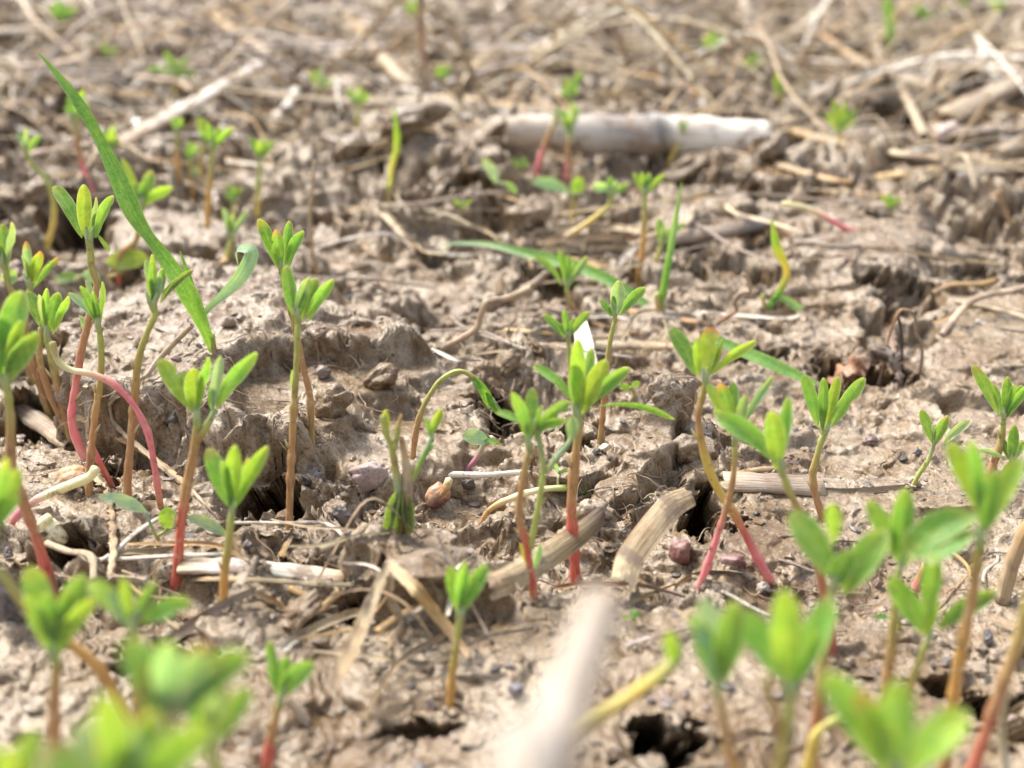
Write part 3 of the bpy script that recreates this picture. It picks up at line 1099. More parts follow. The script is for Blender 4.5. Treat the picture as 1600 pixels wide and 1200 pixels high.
S('crisp seedling with four leaves standing just behind its twin on the slab',
  [(438, 420), (446, 455), (462, 520), (474, 575), (484, 620), (487, 688)], 10, 'brown',
  [(404, 342, 23, 0, 'green', 434, 418), (431, 358, 22, 0, 'mid', 437, 420, 'red'), (452, 345, 20, 15, 'green', 443, 418), (475, 361, 20, -20, 'mid', 450, 420)])
S('crisp seedling with four upright leaves on a long straight tan stem above the black hole',
  [(466, 497), (465, 525), (463, 580), (459, 640), (456, 700), (453, 772)], 12, 'tan',
  [(447, 415, 23, 0, 'green', 457, 492), (483, 433, 16, 0, 'bluegr', 463, 495), (496, 435, 22, 0, 'green', 472, 500), (521, 436, 22, 15, 'mid', 480, 502),
   (456, 578, 12, 30, 'pale', 458, 624), (480, 450, 14, 20, 'green')], depth=25.6)
S('half hidden seedling on a yellow stem behind the middle of the big grass blade',
  [(222, 322), (217, 350), (213, 375), (188, 400), (184, 445)], 10, 'red',
  [(190, 248, 15, 0, 'lime'), (196, 287, 14, 10, 'mid'), (238, 267, 22, 0, 'mid'), (269, 292, 20, 20, 'lime'), (214, 285, 14, 0, 'bluegr'), (225, 285, 16, 0, 'green')])
S('back seedling with spreading leaves on an orange stem, tallest of the cluster above the slab',
  [(333, 233), (331, 260), (326, 300), (324, 353)], 9, 'orange',
  [(315, 185, 13, 0, 'lime'), (325, 192, 12, 0, 'mid'), (345, 199, 13, 0, 'mid'), (364, 199, 12, 10, 'lime'), (330, 205, 10)])
S('small back seedling with a single upright leaf pair at the left of the blurred cluster',
  [(277, 210), (276, 240), (279, 272)], 8, 'orange', [(270, 183, 11, 0, 'lime'), (286, 184, 10, 0, 'lime'), (278, 182, 8)])
S('short back seedling low in the blurred cluster above a round cotyledon',
  [(298, 252), (297, 280), (302, 305)], 7, 'orange', [(297, 220, 11, 0, 'mid'), (310, 226, 10, 0, 'mid'), (290, 232, 9)])
S('back seedling squeezed between two taller ones of the blurred cluster',
  [(320, 225), (315, 250), (306, 300)], 7, 'orange', [(310, 182, 12, 0, 'lime'), (322, 188, 12, 0, 'mid'), (333, 200, 9)])
S('back seedling with star shaped leaves on a yellow green stem above the pale one',
  [(407, 250), (404, 290), (403, 340)], 8, 'ygreen', [(391, 215, 11, 0, 'green'), (404, 218, 10), (428, 220, 11, 0, 'mid'), (400, 232, 9), (416, 216, 10, 0, 'lime')])
S('tiny dark green sprout behind the pale leafed seedling', [(365, 316), (362, 330), (360, 345)], 6, 'ygreen',
  [(355, 288, 9, 0, 'green'), (379, 294, 8, 0, 'green'), (350, 303, 7), (366, 290, 8)])
S('pale blue green seedling half hidden behind the top of the slab',
  [(362, 370), (358, 388), (354, 405)], 9, 'ygreen', [(349, 324, 12, 0, 'pale'), (365, 331, 9, 0, 'bluegr'), (388, 330, 12, 0, 'bluegr'), (358, 340, 9)])
S('far left back seedling on a curved golden stem', [(42, 240), (52, 258), (72, 280), (82, 305), (84, 345), (72, 388)], 10, 'ygreen',
  [(27, 205, 9, 0, 'bluegr'), (41, 199, 9, 0, 'pale'), (63, 212, 12, 0, 'mid'), (35, 222, 8, 0, 'bluegr')])
S('blurred back seedling with a crimson stem left of the grass blade', [(118, 190), (121, 225), (130, 262), (143, 300)], 10, 'pinkred',
  [(107, 150, 14, 0, 'mid'), (131, 140, 14, 0, 'lime'), (138, 160, 13, 0, 'mid'), (100, 168, 10)])
S('blurred back sprout touching the right rim of the grass blade', [(176, 236), (178, 255), (176, 275)], 8, 'ygreen',
  [(161, 203, 12, 0, 'mid'), (177, 196, 14, 0, 'lime'), (186, 215, 10, 0, 'green'), (165, 215, 10, 0, 'green')])
S('lone bright sprout on a short stem left of the upright brown stalk', [(558, 165), (559, 180), (557, 196)], 6, 'ygreen',
  [(543, 140, 13, 0, 'mid'), (562, 133, 10, 0, 'pale'), (578, 149, 11, 0, 'lime'), (550, 150, 9), (570, 140, 9)])
S('far blurred seedling with long spreading leaves near the top left', [(276, 118), (276, 130), (275, 142)], 8, 'ygreen',
  [(229, 109, 9, 0, 'mid'), (257, 80, 12, 0, 'mid'), (292, 90, 9, 0, 'green'), (308, 116, 10, 0, 'green'), (272, 92, 12, 0, 'pale')])
S('blurred sprout at the left end of the pale cane on a pink leaning stem', [(870, 186), (858, 210), (846, 240), (836, 275)], 9, 'pinkred',
  [(866, 178, 9, 0, 'yel'), (878, 172, 8)])
S('blurred green sprout in front of the pale cane on a straight pink stem', [(890, 212), (887, 235), (884, 283)], 8, 'pinkred',
  [(878, 172, 14, 0, 'green'), (897, 160, 13, 0, 'pale'), (905, 166, 12, 0, 'pale'), (885, 180, 12, 0, 'lime')])
S('far sprout standing behind the left half of the pale cane', [(888, 155), (890, 165), (890, 176)], 7, 'ygreen',
  [(884, 122, 14, 0, 'lime'), (910, 110, 12, 0, 'green'), (905, 140, 9, 0, 'lime'), (878, 140, 10)])
S('thin yellow stemmed sprout crossing the front of the pale cane', [(1067, 205), (1058, 228), (1048, 250), (1043, 278)], 9, 'yellow',
  [(1062, 192, 9, 0, 'green'), (1072, 192, 8, 0, 'mid')])
S('yellow green sprout bowed over the clod at the upper middle', [(955, 308), (948, 325), (905, 358), (868, 378), (845, 392)], 10, 'straw',
  [(953, 275, 13, 0, 'mid'), (964, 282, 11, 0, 'pale'), (982, 288, 12, 0, 'mid'), (925, 293, 18, 0, 'blue', 950, 298), (938, 284, 10)])
S('upright back seedling with a long orange stem left of the thin green spike', [(1008, 305), (1007, 340), (1004, 385), (998, 430)], 9, 'orange',
  [(989, 270, 12, 0, 'lime'), (1003, 268, 9), (1015, 270, 14, 0, 'green'), (1039, 272, 11, 0, 'lime'), (1010, 280, 9)])
S('small back seedling with folded pale leaves touching the thin green spike', [(1033, 385), (1025, 405), (1008, 432), (993, 450)], 9, 'yellow',
  [(1030, 341, 15, 0, 'mid'), (1048, 356, 13, 0, 'pale'), (1069, 348, 11, 0, 'mid'), (1038, 352, 10, 0, 'bluegr')])
S('seedling with a loose star of leaves before the long horizontal grass blade', [(886, 450), (888, 465), (897, 485), (908, 500)], 9, 'brown',
  [(834, 400, 14, 15, 'mid', 877, 446), (874, 391, 13, 0, 'green'), (888, 398, 12, 0, 'green'), (917, 400, 14, 20, 'bluegr'), (897, 410, 10, 30, 'mid')])
S('low seedling with short spread leaves partly hidden by the big central one', [(888, 530), (889, 550), (892, 575), (893, 600)], 9, 'ygreen',
  [(849, 492, 15, 10, 'green', 882, 528), (881, 483, 12, 0, 'green'), (898, 497, 13, 0, 'mid'), (921, 487, 15, 10, 'mid', 895, 522), (872, 505, 10)])
S('seedling with one tall pale leaf on a thin brown stem right of the white splinter', [(962, 497), (955, 525), (949, 565), (944, 620), (938, 688)], 9, 'brown',
  [(937, 469, 13, 20, 'mid', 955, 495), (967, 438, 25, 0, 'pale', 963, 494), (1008, 450, 20, 10, 'mid', 968, 492), (957, 462, 12, 40, 'green', 958, 500), (950, 480, 10, 0, 'green')])
S('large softly blurred central seedling on a straight pink and red stem',
  [(905, 655), (902, 690), (896, 745), (893, 800), (897, 860), (900, 930)], 17, 'red2',
  [(833, 572, 17, 20, 'mid', 892, 625), (902, 530, 24, 10, 'lime', 902, 640), (925, 545, 24, 0, 'mid', 905, 645), (948, 562, 32, 0, 'lime', 910, 648),
   (983, 575, 27, 20, 'mid', 915, 640), (893, 560, 28, 30, 'mid', 900, 650), (1054, 655, 13, 40, 'green', 935, 634)], depth=25)
S('seedling with a wide rosette of leaves between the wilted plant and the central red stem',
  [(828, 700), (819, 740), (811, 800), (824, 860), (836, 940)], 12, 'red2',
  [(776, 645, 14, 30, 'mid', 822, 668), (799, 613, 20, 10, 'mid', 824, 680), (832, 606, 22, 0, 'green', 828, 690), (846, 633, 12, 40, 'green', 832, 680),
   (890, 628, 22, 10, 'mid', 838, 672), (884, 655, 20, 30, 'mid', 838, 675), (812, 640, 14, 0, 'lime', 824, 690), (868, 640, 16, 20, 'green', 835, 690)])
S('pale blue green forked seedling beside the rosette one, with a withered fold at its foot',
  [(838, 672), (848, 718), (846, 762), (836, 820), (826, 872), (833, 938)], 10, 'pale',
  [(894, 650, 22, 10, 'bluegr', 892, 690), (812, 850, 18, 20, 'yel', 830, 890), (843, 850, 16, 40, 'pale', 832, 895)],
  branches=[([(892, 688), (872, 712), (853, 738)], 9, ('bluegr', 'pale', 'sgreen'))])
S('sharp seedling with one big yellow green leaf, its red stem slanting beside the maroon stones',
  [(1103, 598), (1097, 620), (1091, 655), (1101, 710), (1120, 760), (1150, 808), (1180, 865), (1205, 912)], 14, 'midyel',
  [(1047, 512, 26, 5, 'green', 1085, 585), (1088, 528, 16, 10, 'lime', 1090, 590), (1112, 510, 36, 0, 'lime', 1103, 592, 'red'), (1182, 532, 18, 20, 'lime', 1112, 585),
   (1128, 530, 14, 50, 'green', 1110, 588)])
S('seedling with lime leaves and one silvery leaf, its pink stem crossing the slanting red one',
  [(1148, 690), (1148, 720), (1141, 770), (1120, 840), (1094, 915)], 11, 'pinkred',
  [(1105, 600, 20, 0, 'lime', 1140, 668), (1124, 597, 22, 0, 'mid', 1144, 670), (1144, 596, 18, 10, 'green', 1147, 670), (1165, 617, 19, 0, 'pale', 1155, 668),
   (1208, 588, 15, 10, 'bluegr', 1160, 665), (1115, 640, 14, 30, 'lime', 1140, 680)])
S('blurred seedling with two large leaves between the pink crossing stem and the curved tan stem',
  [(1222, 735), (1232, 765), (1250, 800), (1270, 850), (1287, 925)], 15, 'dred',
  [(1118, 648, 36, 0, 'mid', 1212, 722), (1205, 642, 34, 0, 'lime', 1215, 735), (1232, 620, 22, 0, 'mid', 1222, 715)], depth=22)
S('upright seedling with four green leaves, its curved tan stem before the weathered grey straw',
  [(1286, 680), (1276, 715), (1270, 745), (1276, 780), (1288, 815)], 12, 'tan',
  [(1255, 585, 22, 0, 'mid', 1278, 668), (1287, 590, 17, 0, 'green', 1285, 672), (1310, 588, 20, 10, 'lime', 1290, 672), (1351, 590, 24, 10, 'mid', 1298, 668),
   (1284, 630, 12, 30, 'bluegr', 1283, 682)])
S('small pale seedling on a bent olive stem on the smooth wet mud at the right', [(1458, 698), (1450, 720), (1436, 740), (1426, 762)], 8, 'pale',
  [(1439, 640, 18, 0, 'mid', 1457, 693), (1481, 649, 20, 10, 'mid', 1460, 696), (1515, 658, 17, 10, 'pale', 1473, 694), (1458, 663, 10, 0, 'pale')])
S('seedling with crowded long leaves close to the right edge, above the leaning side cluster',
  [(1568, 655), (1564, 690), (1552, 725), (1542, 748)], 12, 'brown',
  [(1519, 570, 22, 0, 'mid', 1560, 648), (1575, 588, 18, 0, 'green', 1570, 650), (1597, 602, 16, 10, 'green'), (1585, 600, 12), (1549, 600, 14, 30, 'mid', 1563, 650),
   (1610, 600, 18)])
S('short side cluster with rounded leaves at the right edge in front of the crowded one',
  [(1580, 722), (1572, 735), (1565, 755)], 11, 'brown',
  [(1559, 680, 14, 0, 'green'), (1585, 664, 20, 0, 'green'), (1602, 690, 16, 0, 'mid'), (1530, 704, 10, 20, 'pale', 1571, 720)])
S('large blurred seedling with three plump leaves right of the slanting red stem',
  [(1300, 920), (1296, 950), (1290, 1000), (1283, 1060)], 18, 'red',
  [(1236, 800, 50, 0, 'mid', 1298, 905), (1300, 785, 26, 0, 'lime', 1303, 850), (1383, 830, 52, 0, 'mid', 1318, 930), (1330, 860, 40, 10, 'green'), (1372, 870, 30, 0, 'pale', 1325, 925)], depth=17.5)
S('blurred seedling with three rounded leaves above a brown stem near the right',
  [(1402, 895), (1400, 930), (1394, 1000), (1384, 1072)], 16, 'tan',
  [(1355, 782, 32, 0, 'mid', 1395, 870), (1416, 762, 38, 0, 'green', 1402, 880), (1455, 815, 38, 0, 'mid', 1405, 890)], depth=18.8)
S('blurred seedling with one very broad dark leaf reaching left, on an orange red stem',
  [(1532, 850), (1526, 880), (1521, 925), (1505, 1000), (1491, 1080), (1482, 1150)], 19, 'orred',
  [(1481, 690, 36, 0, 'lime', 1528, 800), (1515, 688, 28, 20, 'mid', 1530, 800), (1597, 716, 36, 0, 'lime', 1540, 830), (1555, 735, 34, 0, 'green', 1535, 840),
   (1420, 868, 60, 20, 'green', 1532, 805), (1450, 880, 44, 40, 'green', 1530, 830)], depth=18)
S('blurred seedling with a long leaf stretched to the right beneath the very broad leafed one',
  [(1446, 1005), (1440, 1025), (1430, 1050), (1422, 1075)], 14, 'tan',
  [(1389, 903, 38, 0, 'mid', 1440, 990), (1462, 868, 34, 0, 'mid', 1448, 960), (1455, 920, 34, 0, 'lime', 1447, 995), (1556, 925, 34, 10, 'green', 1465, 985)], depth=18.6)
S('strongly blurred seedling with a yellow side shoot reaching down to the near pale stalk',
  [(1122, 1078), (1130, 1120), (1138, 1165), (1150, 1210)], 17, 'orred',
  [(1100, 935, 46, 0, 'blue', 1118, 1070), (1150, 938, 44, 0, 'green', 1126, 1070), (1172, 960, 30, 0, 'lime', 1130, 1070), (1046, 985, 30, 0, 'lime', 1054, 1040), (1080, 960, 38, 0, 'mid')],
  depth=15.2, branches=[([(1054, 1035), (1030, 1055), (985, 1088), (930, 1125), (885, 1170)], 24, ('sgreen', 'yellow', 'olive', 'tan'))])
S('strongly blurred seedling with three wide leaves on a forked brown stem at the lower right',
  [(1236, 1085), (1232, 1120), (1224, 1160), (1215, 1215)], 22, 'tan',
  [(1158, 955, 46, 0, 'mid', 1218, 1060), (1226, 920, 50, 0, 'lime', 1228, 1078), (1300, 935, 46, 0, 'mid', 1245, 1070), (1280, 985, 30, 20, 'green')], depth=15.0,
  branches=[([(1195, 1060), (1208, 1105), (1220, 1150)], 14, ('olive', 'tan'))])
S('nearest seedling at the lower right corner with three very large blurred leaves',
  [(1395, 1215), (1398, 1260), (1400, 1320)], 26, 'tan',
  [(1285, 1050, 64, 0, 'mid', 1375, 1200), (1403, 1062, 60, 0, 'mid', 1396, 1205), (1512, 1112, 58, 0, 'lime', 1412, 1215), (1340, 1080, 46, 10, 'lime', 1385, 1215, 'red')], depth=12.8)
S('bare red stem slanting out of the lower right corner, its leaves beyond the edge',
  [(1655, 800), (1610, 930), (1592, 1000), (1562, 1080), (1538, 1150), (1516, 1215)], 20, 'red',
  [(1700, 720, 40, 0, 'mid'), (1640, 690, 36, 0, 'lime'), (1670, 700, 30)], depth=17)
S('short thick crimson stem poking up beneath the blurred right hand leaves',
  [(1448, 880), (1438, 905), (1430, 925), (1424, 945)], 17, 'pinkred', [(1470, 845, 16), (1440, 840, 16)], depth=25.5)
S('hooked yellow stem bending beneath the nearest seedling at the lower right',
  [(1330, 1112), (1300, 1128), (1277, 1145), (1268, 1175), (1262, 1212)], 19, 'yellow', [(1365, 1100, 20, 0, 'mid'), (1352, 1090, 16, 0, 'lime')], depth=17.5)
S('blurred seedling with a bushy head of leaves in front of the arching orange stem',
  [(88, 1030), (86, 1075), (84, 1115), (85, 1160)], 20, 'red2',
  [(45, 885, 44, 0, 'lime', 80, 1000), (72, 925, 34, 0, 'mid', 86, 1010), (132, 898, 44, 0, 'mid', 95, 1000), (150, 935, 30, 0, 'lime', 95, 1020), (110, 920, 30, 0, 'green'), (38, 930, 30, 0, 'mid')],
  depth=17)
S('blurred seedling with a leaf stretched right between the bushy one and the orange stem',
  [(208, 985), (208, 1010), (210, 1040), (215, 1080)], 24, 'orange',
  [(140, 908, 34, 0, 'lime', 198, 975), (192, 902, 24, 0, 'lime', 204, 970), (243, 908, 22, 0, 'green', 212, 975), (299, 940, 34, 0, 'green', 222, 975), (170, 925, 30, 0, 'pale')], depth=16.2)
S('very near blurred seedling with green and reddish leaf tips in the lower left',
  [(265, 1120), (268, 1160), (270, 1220)], 26, 'tan',
  [(196, 1000, 56, 0, 'mid', 250, 1100), (262, 1000, 52, 0, 'pale', 262, 1110), (325, 1005, 46, 10, 'pale', 275, 1100, 'red'), (392, 1020, 56, 0, 'mid', 285, 1120), (230, 1040, 50, 0, 'green'),
   (355, 1035, 44, 20, 'blue', 280, 1120, 'red'), (300, 1050, 40, 0, 'mid'), (225, 1075, 40, 0, 'green')], depth=12.3)
S('nearest seedling in the lower left corner, out of focus, its leaves filling the bottom edge',
  [(200, 1260), (205, 1310), (208, 1360)], 30, 'tan',
  [(120, 1130, 60, 0, 'pale', 190, 1240), (160, 1085, 54, 0, 'lime', 198, 1240), (245, 1110, 60, 0, 'green', 205, 1240), (335, 1135, 60, 0, 'lime', 215, 1250),
   (60, 1175, 60, 0, 'mid', 180, 1260), (290, 1185, 50, 0, 'mid', 215, 1260), (200, 1130, 50, 10, 'blue', 200, 1250), (150, 1160, 44, 0, 'mid', 190, 1250, 'red')], depth=11)
S('leaf tips cut by the bottom left corner of the picture',
  [(20, 1290), (22, 1330), (25, 1370)], 28, 'tan',
  [(-30, 1160, 56, 0, 'mid'), (18, 1165, 50, 0, 'lime', 20, 1280), (55, 1140, 50, 0, 'mid', 30, 1280), (90, 1200, 46, 0, 'green')], depth=12)
S('small blurred seedling with one narrow and one broad leaf left of bottom centre',
  [(436, 1098), (428, 1130), (421, 1165), (415, 1215)], 17, 'red2',
  [(421, 1000, 22, 0, 'green', 430, 1080), (491, 1035, 34, 0, 'mid', 442, 1090), (450, 1025, 32, 0, 'mid', 436, 1090)], depth=18.5)
S('lone blurred seedling with a compact green head on an orange stem at bottom centre',
  [(718, 965), (713, 1010), (706, 1060), (704, 1110), (705, 1168)], 14, 'orange',
  [(703, 884, 24, 0, 'lime', 714, 955), (727, 878, 24, 0, 'mid', 718, 955), (762, 882, 28, 0, 'green', 722, 958), (742, 895, 22, 0, 'mid')], depth=20.4)

# arched pink shoot and the swollen root of the tall pink seedling
def bare_shoot(label, path, w, cols, name='bare_shoot', cat='shoot', depth=None, dz=0, r=(1, 1, 1), dys=None, group=None, mat=None):
    t = depth or foot_depth(*path[-1][:2])
    y0 = at(path[-1][0], path[-1][1], t)[1] + dz
    sc = t / FPX
    pts = [on_y(p[0], p[1], y0 + (dys[i] if dys else 0)) for i, p in enumerate(path)]
    g = drop(pts[-1][0], pts[-1][1])
    if pts[-1][2] > g: pts.append(V3((pts[-1][0] + .05, pts[-1][1] + .1, g - .15)))
    m = Mesh()
    tube(m, pts, [w * sc / 2 * q * rnd.uniform(.92, 1.08) for q in (list(r) * 2 if len(r) == 3 else r)], [jit(K[c], .05) for c in cols], rough=.06, sides=14, nodes=(.35, .6))
    o = m.build(name, mat or M_STEM, None, pts[-1])
    return tag(o, label, cat, group)
bare_shoot('thick pink shoot arching from the left stems down to the ribbon of dry leaf',
           [(82, 535), (88, 560), (108, 577), (145, 585), (180, 602), (208, 632), (224, 660), (235, 692)], 10.5, ['olive', 'cream', 'pink', 'pink', 'pink', 'pink', 'orange'], depth=26.2)
bare_shoot('swollen cream and purple root creeping left from the foot of the pink stem',
           [(150, 732), (140, 745), (112, 757), (85, 768), (50, 785), (22, 812), (2, 850), (-15, 885)], 12, ['cream', 'cream', 'cream', 'purple', 'pink', 'pink', 'tan'], name='swollen_root',
           cat='root', r=(1.2, 1.3, .95, .9, .9), depth=26)
bare_shoot('second thin red stem splitting off behind the cream swelling of the root',
           [(140, 690), (152, 715), (166, 742), (176, 762)], 9, ['pink', 'red', 'maroon'], dz=.1)

# brassica-like cotyledon seedlings
def cotyledon_plant(label, crown, foot, lobes, pal=('bluegr', 'purple', 'tan'), w=6, depth=None):
    t = depth or foot_depth(*foot); y0 = at(foot[0], foot[1], t)[1]; sc = t / FPX
    base = on_y(foot[0], foot[1], y0)
    root = tag(empty('cotyledon_seedling', base), label, 'seedling')
    m = Mesh()
    mid = ((crown[0] + foot[0]) / 2 + 3, (crown[1] + foot[1]) / 2)
    tube(m, [on_y(*crown, y0), on_y(*mid, y0), base, base - V3((0, 0, .15))], [w * sc / 2] * 2, [K[c] for c in pal], rough=.05)
    m.build('stem', M_STEM, root, base)
    for (bx, by, tx, ty, lw, face, tone) in lobes:
        B = on_y(bx, by, y0 - .05); T = on_y(tx, ty, y0 + rnd.uniform(-.25, .25))
        if (bx, by) != crown:
            pm = Mesh()
            tube(pm, [on_y(*crown, y0), on_y((crown[0] + bx) / 2, (crown[1] + by) / 2 + 2, y0), B], [w * sc * .4] * 2, [K['sgreen'], K[tone]], sides=8)
            pm.build('leaf_stalk', M_STEM, root, base)
        leaf_mesh(B, T, lw * sc, face, tone, bow=.08, fold=.15, prof=oval_prof).build('cotyledon', M_LEAF, root, base)
    return root
C = cotyledon_plant
C('cotyledon seedling with two flat grey green lobes and a round lime one, lower left', (244, 838), (246, 852),
  [(228, 800, 154, 776, 22, 0, 'blue'), (262, 826, 262, 792, 30, 0, 'lime'), (292, 808, 353, 836, 20, 0, 'blue')], pal=('olive', 'olive'), w=6)
C('small cotyledon seedling with one round silvery lobe right of the wilted plant', (757, 692), (728, 737),
  [(762, 690, 722, 682, 26, 10, 'blue'), (757, 688, 781, 694, 9, 0, 'mid')], pal=('pale', 'purple', 'purple'), w=8)
C('back cotyledon seedling with broad grey green lobes spread flat in the upper middle', (892, 305), (894, 342),
  [(888, 300, 830, 284, 20, 0, 'blue'), (898, 302, 910, 278, 24, 0, 'lime')], pal=('olive', 'yellow'), w=7)
C('back cotyledon seedling with two silvery ovals left of the spread lobes', (780, 285), (792, 305),
  [(776, 285, 755, 246, 18, 0, 'blue'), (784, 286, 808, 302, 14, 20, 'bluegr')], w=6)
C('tiny round silvery cotyledon under the right half of the pale cane', (1028, 244), (1036, 262), [(1037, 237, 1006, 236, 15, 0, 'blue')], w=6)
C('round lime leaf standing edge on above the top of the left slab', (192, 424), (168, 434), [(168, 412, 232, 406, 34, 0, 'lime')], pal=('olive', 'olive'), w=7)
C('low curved green leaf lying behind the left slab', (128, 432), (92, 440), [(126, 434, 84, 440, 18, 20, 'green'), (130, 430, 155, 438, 22, 10, 'pale')], pal=('olive',) * 2, w=6)
C('pale oval cotyledon low in the blurred cluster above the slab', (296, 276), (300, 292), [(278, 274, 318, 272, 22, 0, 'blue')], w=6)
C('tiny lime rosette in the upper middle behind the bowed sprout', (810, 262), (812, 272), [(808, 260, 796, 246, 10, 0, 'lime'), (812, 260, 822, 246, 10, 0, 'green'), (810, 260, 826, 258, 8, 0, 'lime'), (808, 262, 793, 260, 8, 0, 'mid')], w=4, pal=('olive',) * 2)
C('tiny lime sprout on the wet mud left of the horizontal blade tip', (722, 322), (724, 332), [(720, 322, 708, 312, 8, 0, 'lime'), (724, 322, 738, 314, 8, 0, 'lime')], w=4, pal=('olive',) * 2)
C('bright little sprout on the right behind the block of mud', (1390, 322), (1392, 335), [(1388, 322, 1376, 304, 9, 0, 'lime'), (1390, 322, 1392, 300, 9, 0, 'mid'), (1392, 322, 1408, 310, 10, 0, 'lime')], w=5, pal=('olive',) * 2)
C('bright lime tuft before the large dark cavity at the upper right', (1310, 205), (1312, 222), [(1308, 204, 1290, 176, 12, 0, 'lime'), (1310, 204, 1302, 155, 12, 0, 'lime'), (1312, 204, 1322, 158, 12, 0, 'lime'),
  (1313, 204, 1340, 170, 12, 0, 'green'), (1313, 206, 1338, 188, 10, 0, 'lime')], w=8, pal=('yellow',) * 2)
C('upright lime sprout right of the cane end, blurred', (1217, 150), (1218, 165), [(1216, 150, 1213, 112, 12, 0, 'lime'), (1218, 150, 1222, 125, 10, 0, 'green')], w=6, pal=('olive',) * 2)
C('minute bright sprout on the near ridge right of the blurred pale stalk', (990, 968), (992, 978), [(988, 967, 970, 965, 7, 0, 'lime'), (990, 966, 990, 950, 9, 0, 'green'), (992, 966, 1000, 955, 7, 0, 'green')], w=3, pal=('olive',) * 2)
C('minute sprout with rounded lobes on the mud beneath the right hand leaves', (1405, 970), (1404, 985), [(1388, 965, 1365, 965, 9, 0, 'green'), (1406, 976, 1406, 994, 9, 0, 'mid'), (1407, 968, 1418, 960, 8, 0, 'green')], w=3, pal=('olive',) * 2)
C('green sprig with a withered head at the right end of the lower white root', (905, 762), (900, 775), [(903, 764, 918, 770, 10, 0, 'green'), (904, 764, 914, 760, 8, 0, 'dark')], w=5, pal=('pale', 'pale'))
C('tiny pale leaf bud at the tip of the upper white root', (873, 735), (872, 748), [(874, 740, 888, 735, 8, 0, 'mid'), (872, 738, 866, 722, 7, 0, 'pale')], w=4, pal=('pale', 'cream'))
C('small green leaves peeping over the mud right of the central seedling', (985, 605), (990, 622), [(984, 606, 968, 606, 14, 0, 'lime'), (988, 604, 1000, 598, 12, 0, 'lime')], w=5, pal=('olive',) * 2)
for (x, y, l) in ((95, 22, 'far blurred green tuft near the top left corner'), (160, 85, 'far blurred green tuft above the grass blade tip'),
                  (650, 15, 'far blurred green tuft at the top behind the straw arches'), (1500, 18, 'far blurred lime weeds at the top right'),
                  (1560, 10, 'far blurred weeds in the top right corner'), (1440, 22, 'far blurred lime weeds left of the top right corner'),
                  (1115, 70, 'far blurred sprout under the large pale straw arch'), (1180, 105, 'far blurred pale sprout above the cane end'),
                  (690, 118, 'far blurred pale green leaf inside the straw arches'), (500, 130, 'far blurred lime leaves under the white splinter')):
    C(l, (x, y + 8), (x, y + 16), [(x, y + 8, x - rnd.uniform(12, 26), y - rnd.uniform(5, 20), 13, 0, 'lime'), (x, y + 8, x + rnd.uniform(-4, 4), y - rnd.uniform(15, 25), 13, 0, 'mid'),
      (x, y + 8, x + rnd.uniform(12, 26), y - rnd.uniform(4, 16), 12, 0, 'green')], w=7, pal=('olive',) * 2)

S('out of focus seedling squeezed between the two nearest ones at the lower left',
  [(330, 1165), (338, 1200), (345, 1240)], 22, 'orange',
  [(300, 1075, 44, 0, 'mid', 325, 1155), (345, 1060, 40, 0, 'pale', 332, 1155, 'red'), (392, 1075, 40, 0, 'mid', 340, 1160), (322, 1095, 34, 0, 'lime')], depth=13.5)

# wilted plant with a rotting base
def wilted():
    t = hit(622, 830) ; y0 = at(622, 830, t)[1]; sc = t / FPX
    P = lambda x, y, dy=0: on_y(x, y, y0 + dy)
    base = P(622, 832)
    root = tag(empty('wilted_seedling', base), 'wilted seedling with a dark rotting base and small live shoots beside the purple stone', 'seedling')
    def st(pts, w, cols, nm='stem'):
        m = Mesh(); tube(m, [P(*p) for p in pts], [q * sc / 2 for q in w], [K[c] for c in cols], rough=.07); m.build(nm, M_STEM, root, base)
    st([(598, 650), (603, 675), (612, 700), (619, 740), (624, 790), (624, 835)], (10, 10, 12, 13, 13), ('sgreen', 'sgreen', 'olive', 'pale', 'olive', 'olive'))
    st([(627, 648), (621, 675), (616, 702)], (5, 9, 10), ('tan', 'sgreen', 'sgreen'))
    st([(627, 682), (632, 710), (637, 745), (636, 800), (632, 835)], (6, 13, 15, 14, 10), ('tan', 'straw', 'grey', 'brown', 'wet'), 'withered_stem')
    st([(676, 680), (668, 700), (655, 728), (640, 756)], (7, 9, 8), ('pale', 'mid', 'sgreen'))
    for (bx, by, tx, ty, w, f, tone) in ((604, 682, 602, 640, 17, 0, 'yel'), (672, 682, 690, 638, 20, 10, 'lime'), (672, 684, 664, 652, 12, 30, 'mid'), (664, 712, 678, 692, 12, 10, 'pale')):
        leaf_mesh(P(bx, by), P(tx, ty, .05), w * sc, f, tone, bow=.05, fold=.6).build('leaf', M_LEAF, root, base)
    for (bx, by, tx, ty, w, f) in ((622, 765, 604, 836, 24, 10), (632, 762, 640, 836, 24, -15), (627, 770, 622, 838, 26, 30)):
        leaf_mesh(P(bx, by, -.05), P(tx, ty, -.12), w * sc, f, 'dark', bow=.02, fold=.7, prof=oval_prof).build('rotten_leaf', M_LEAF, root, base)
wilted()

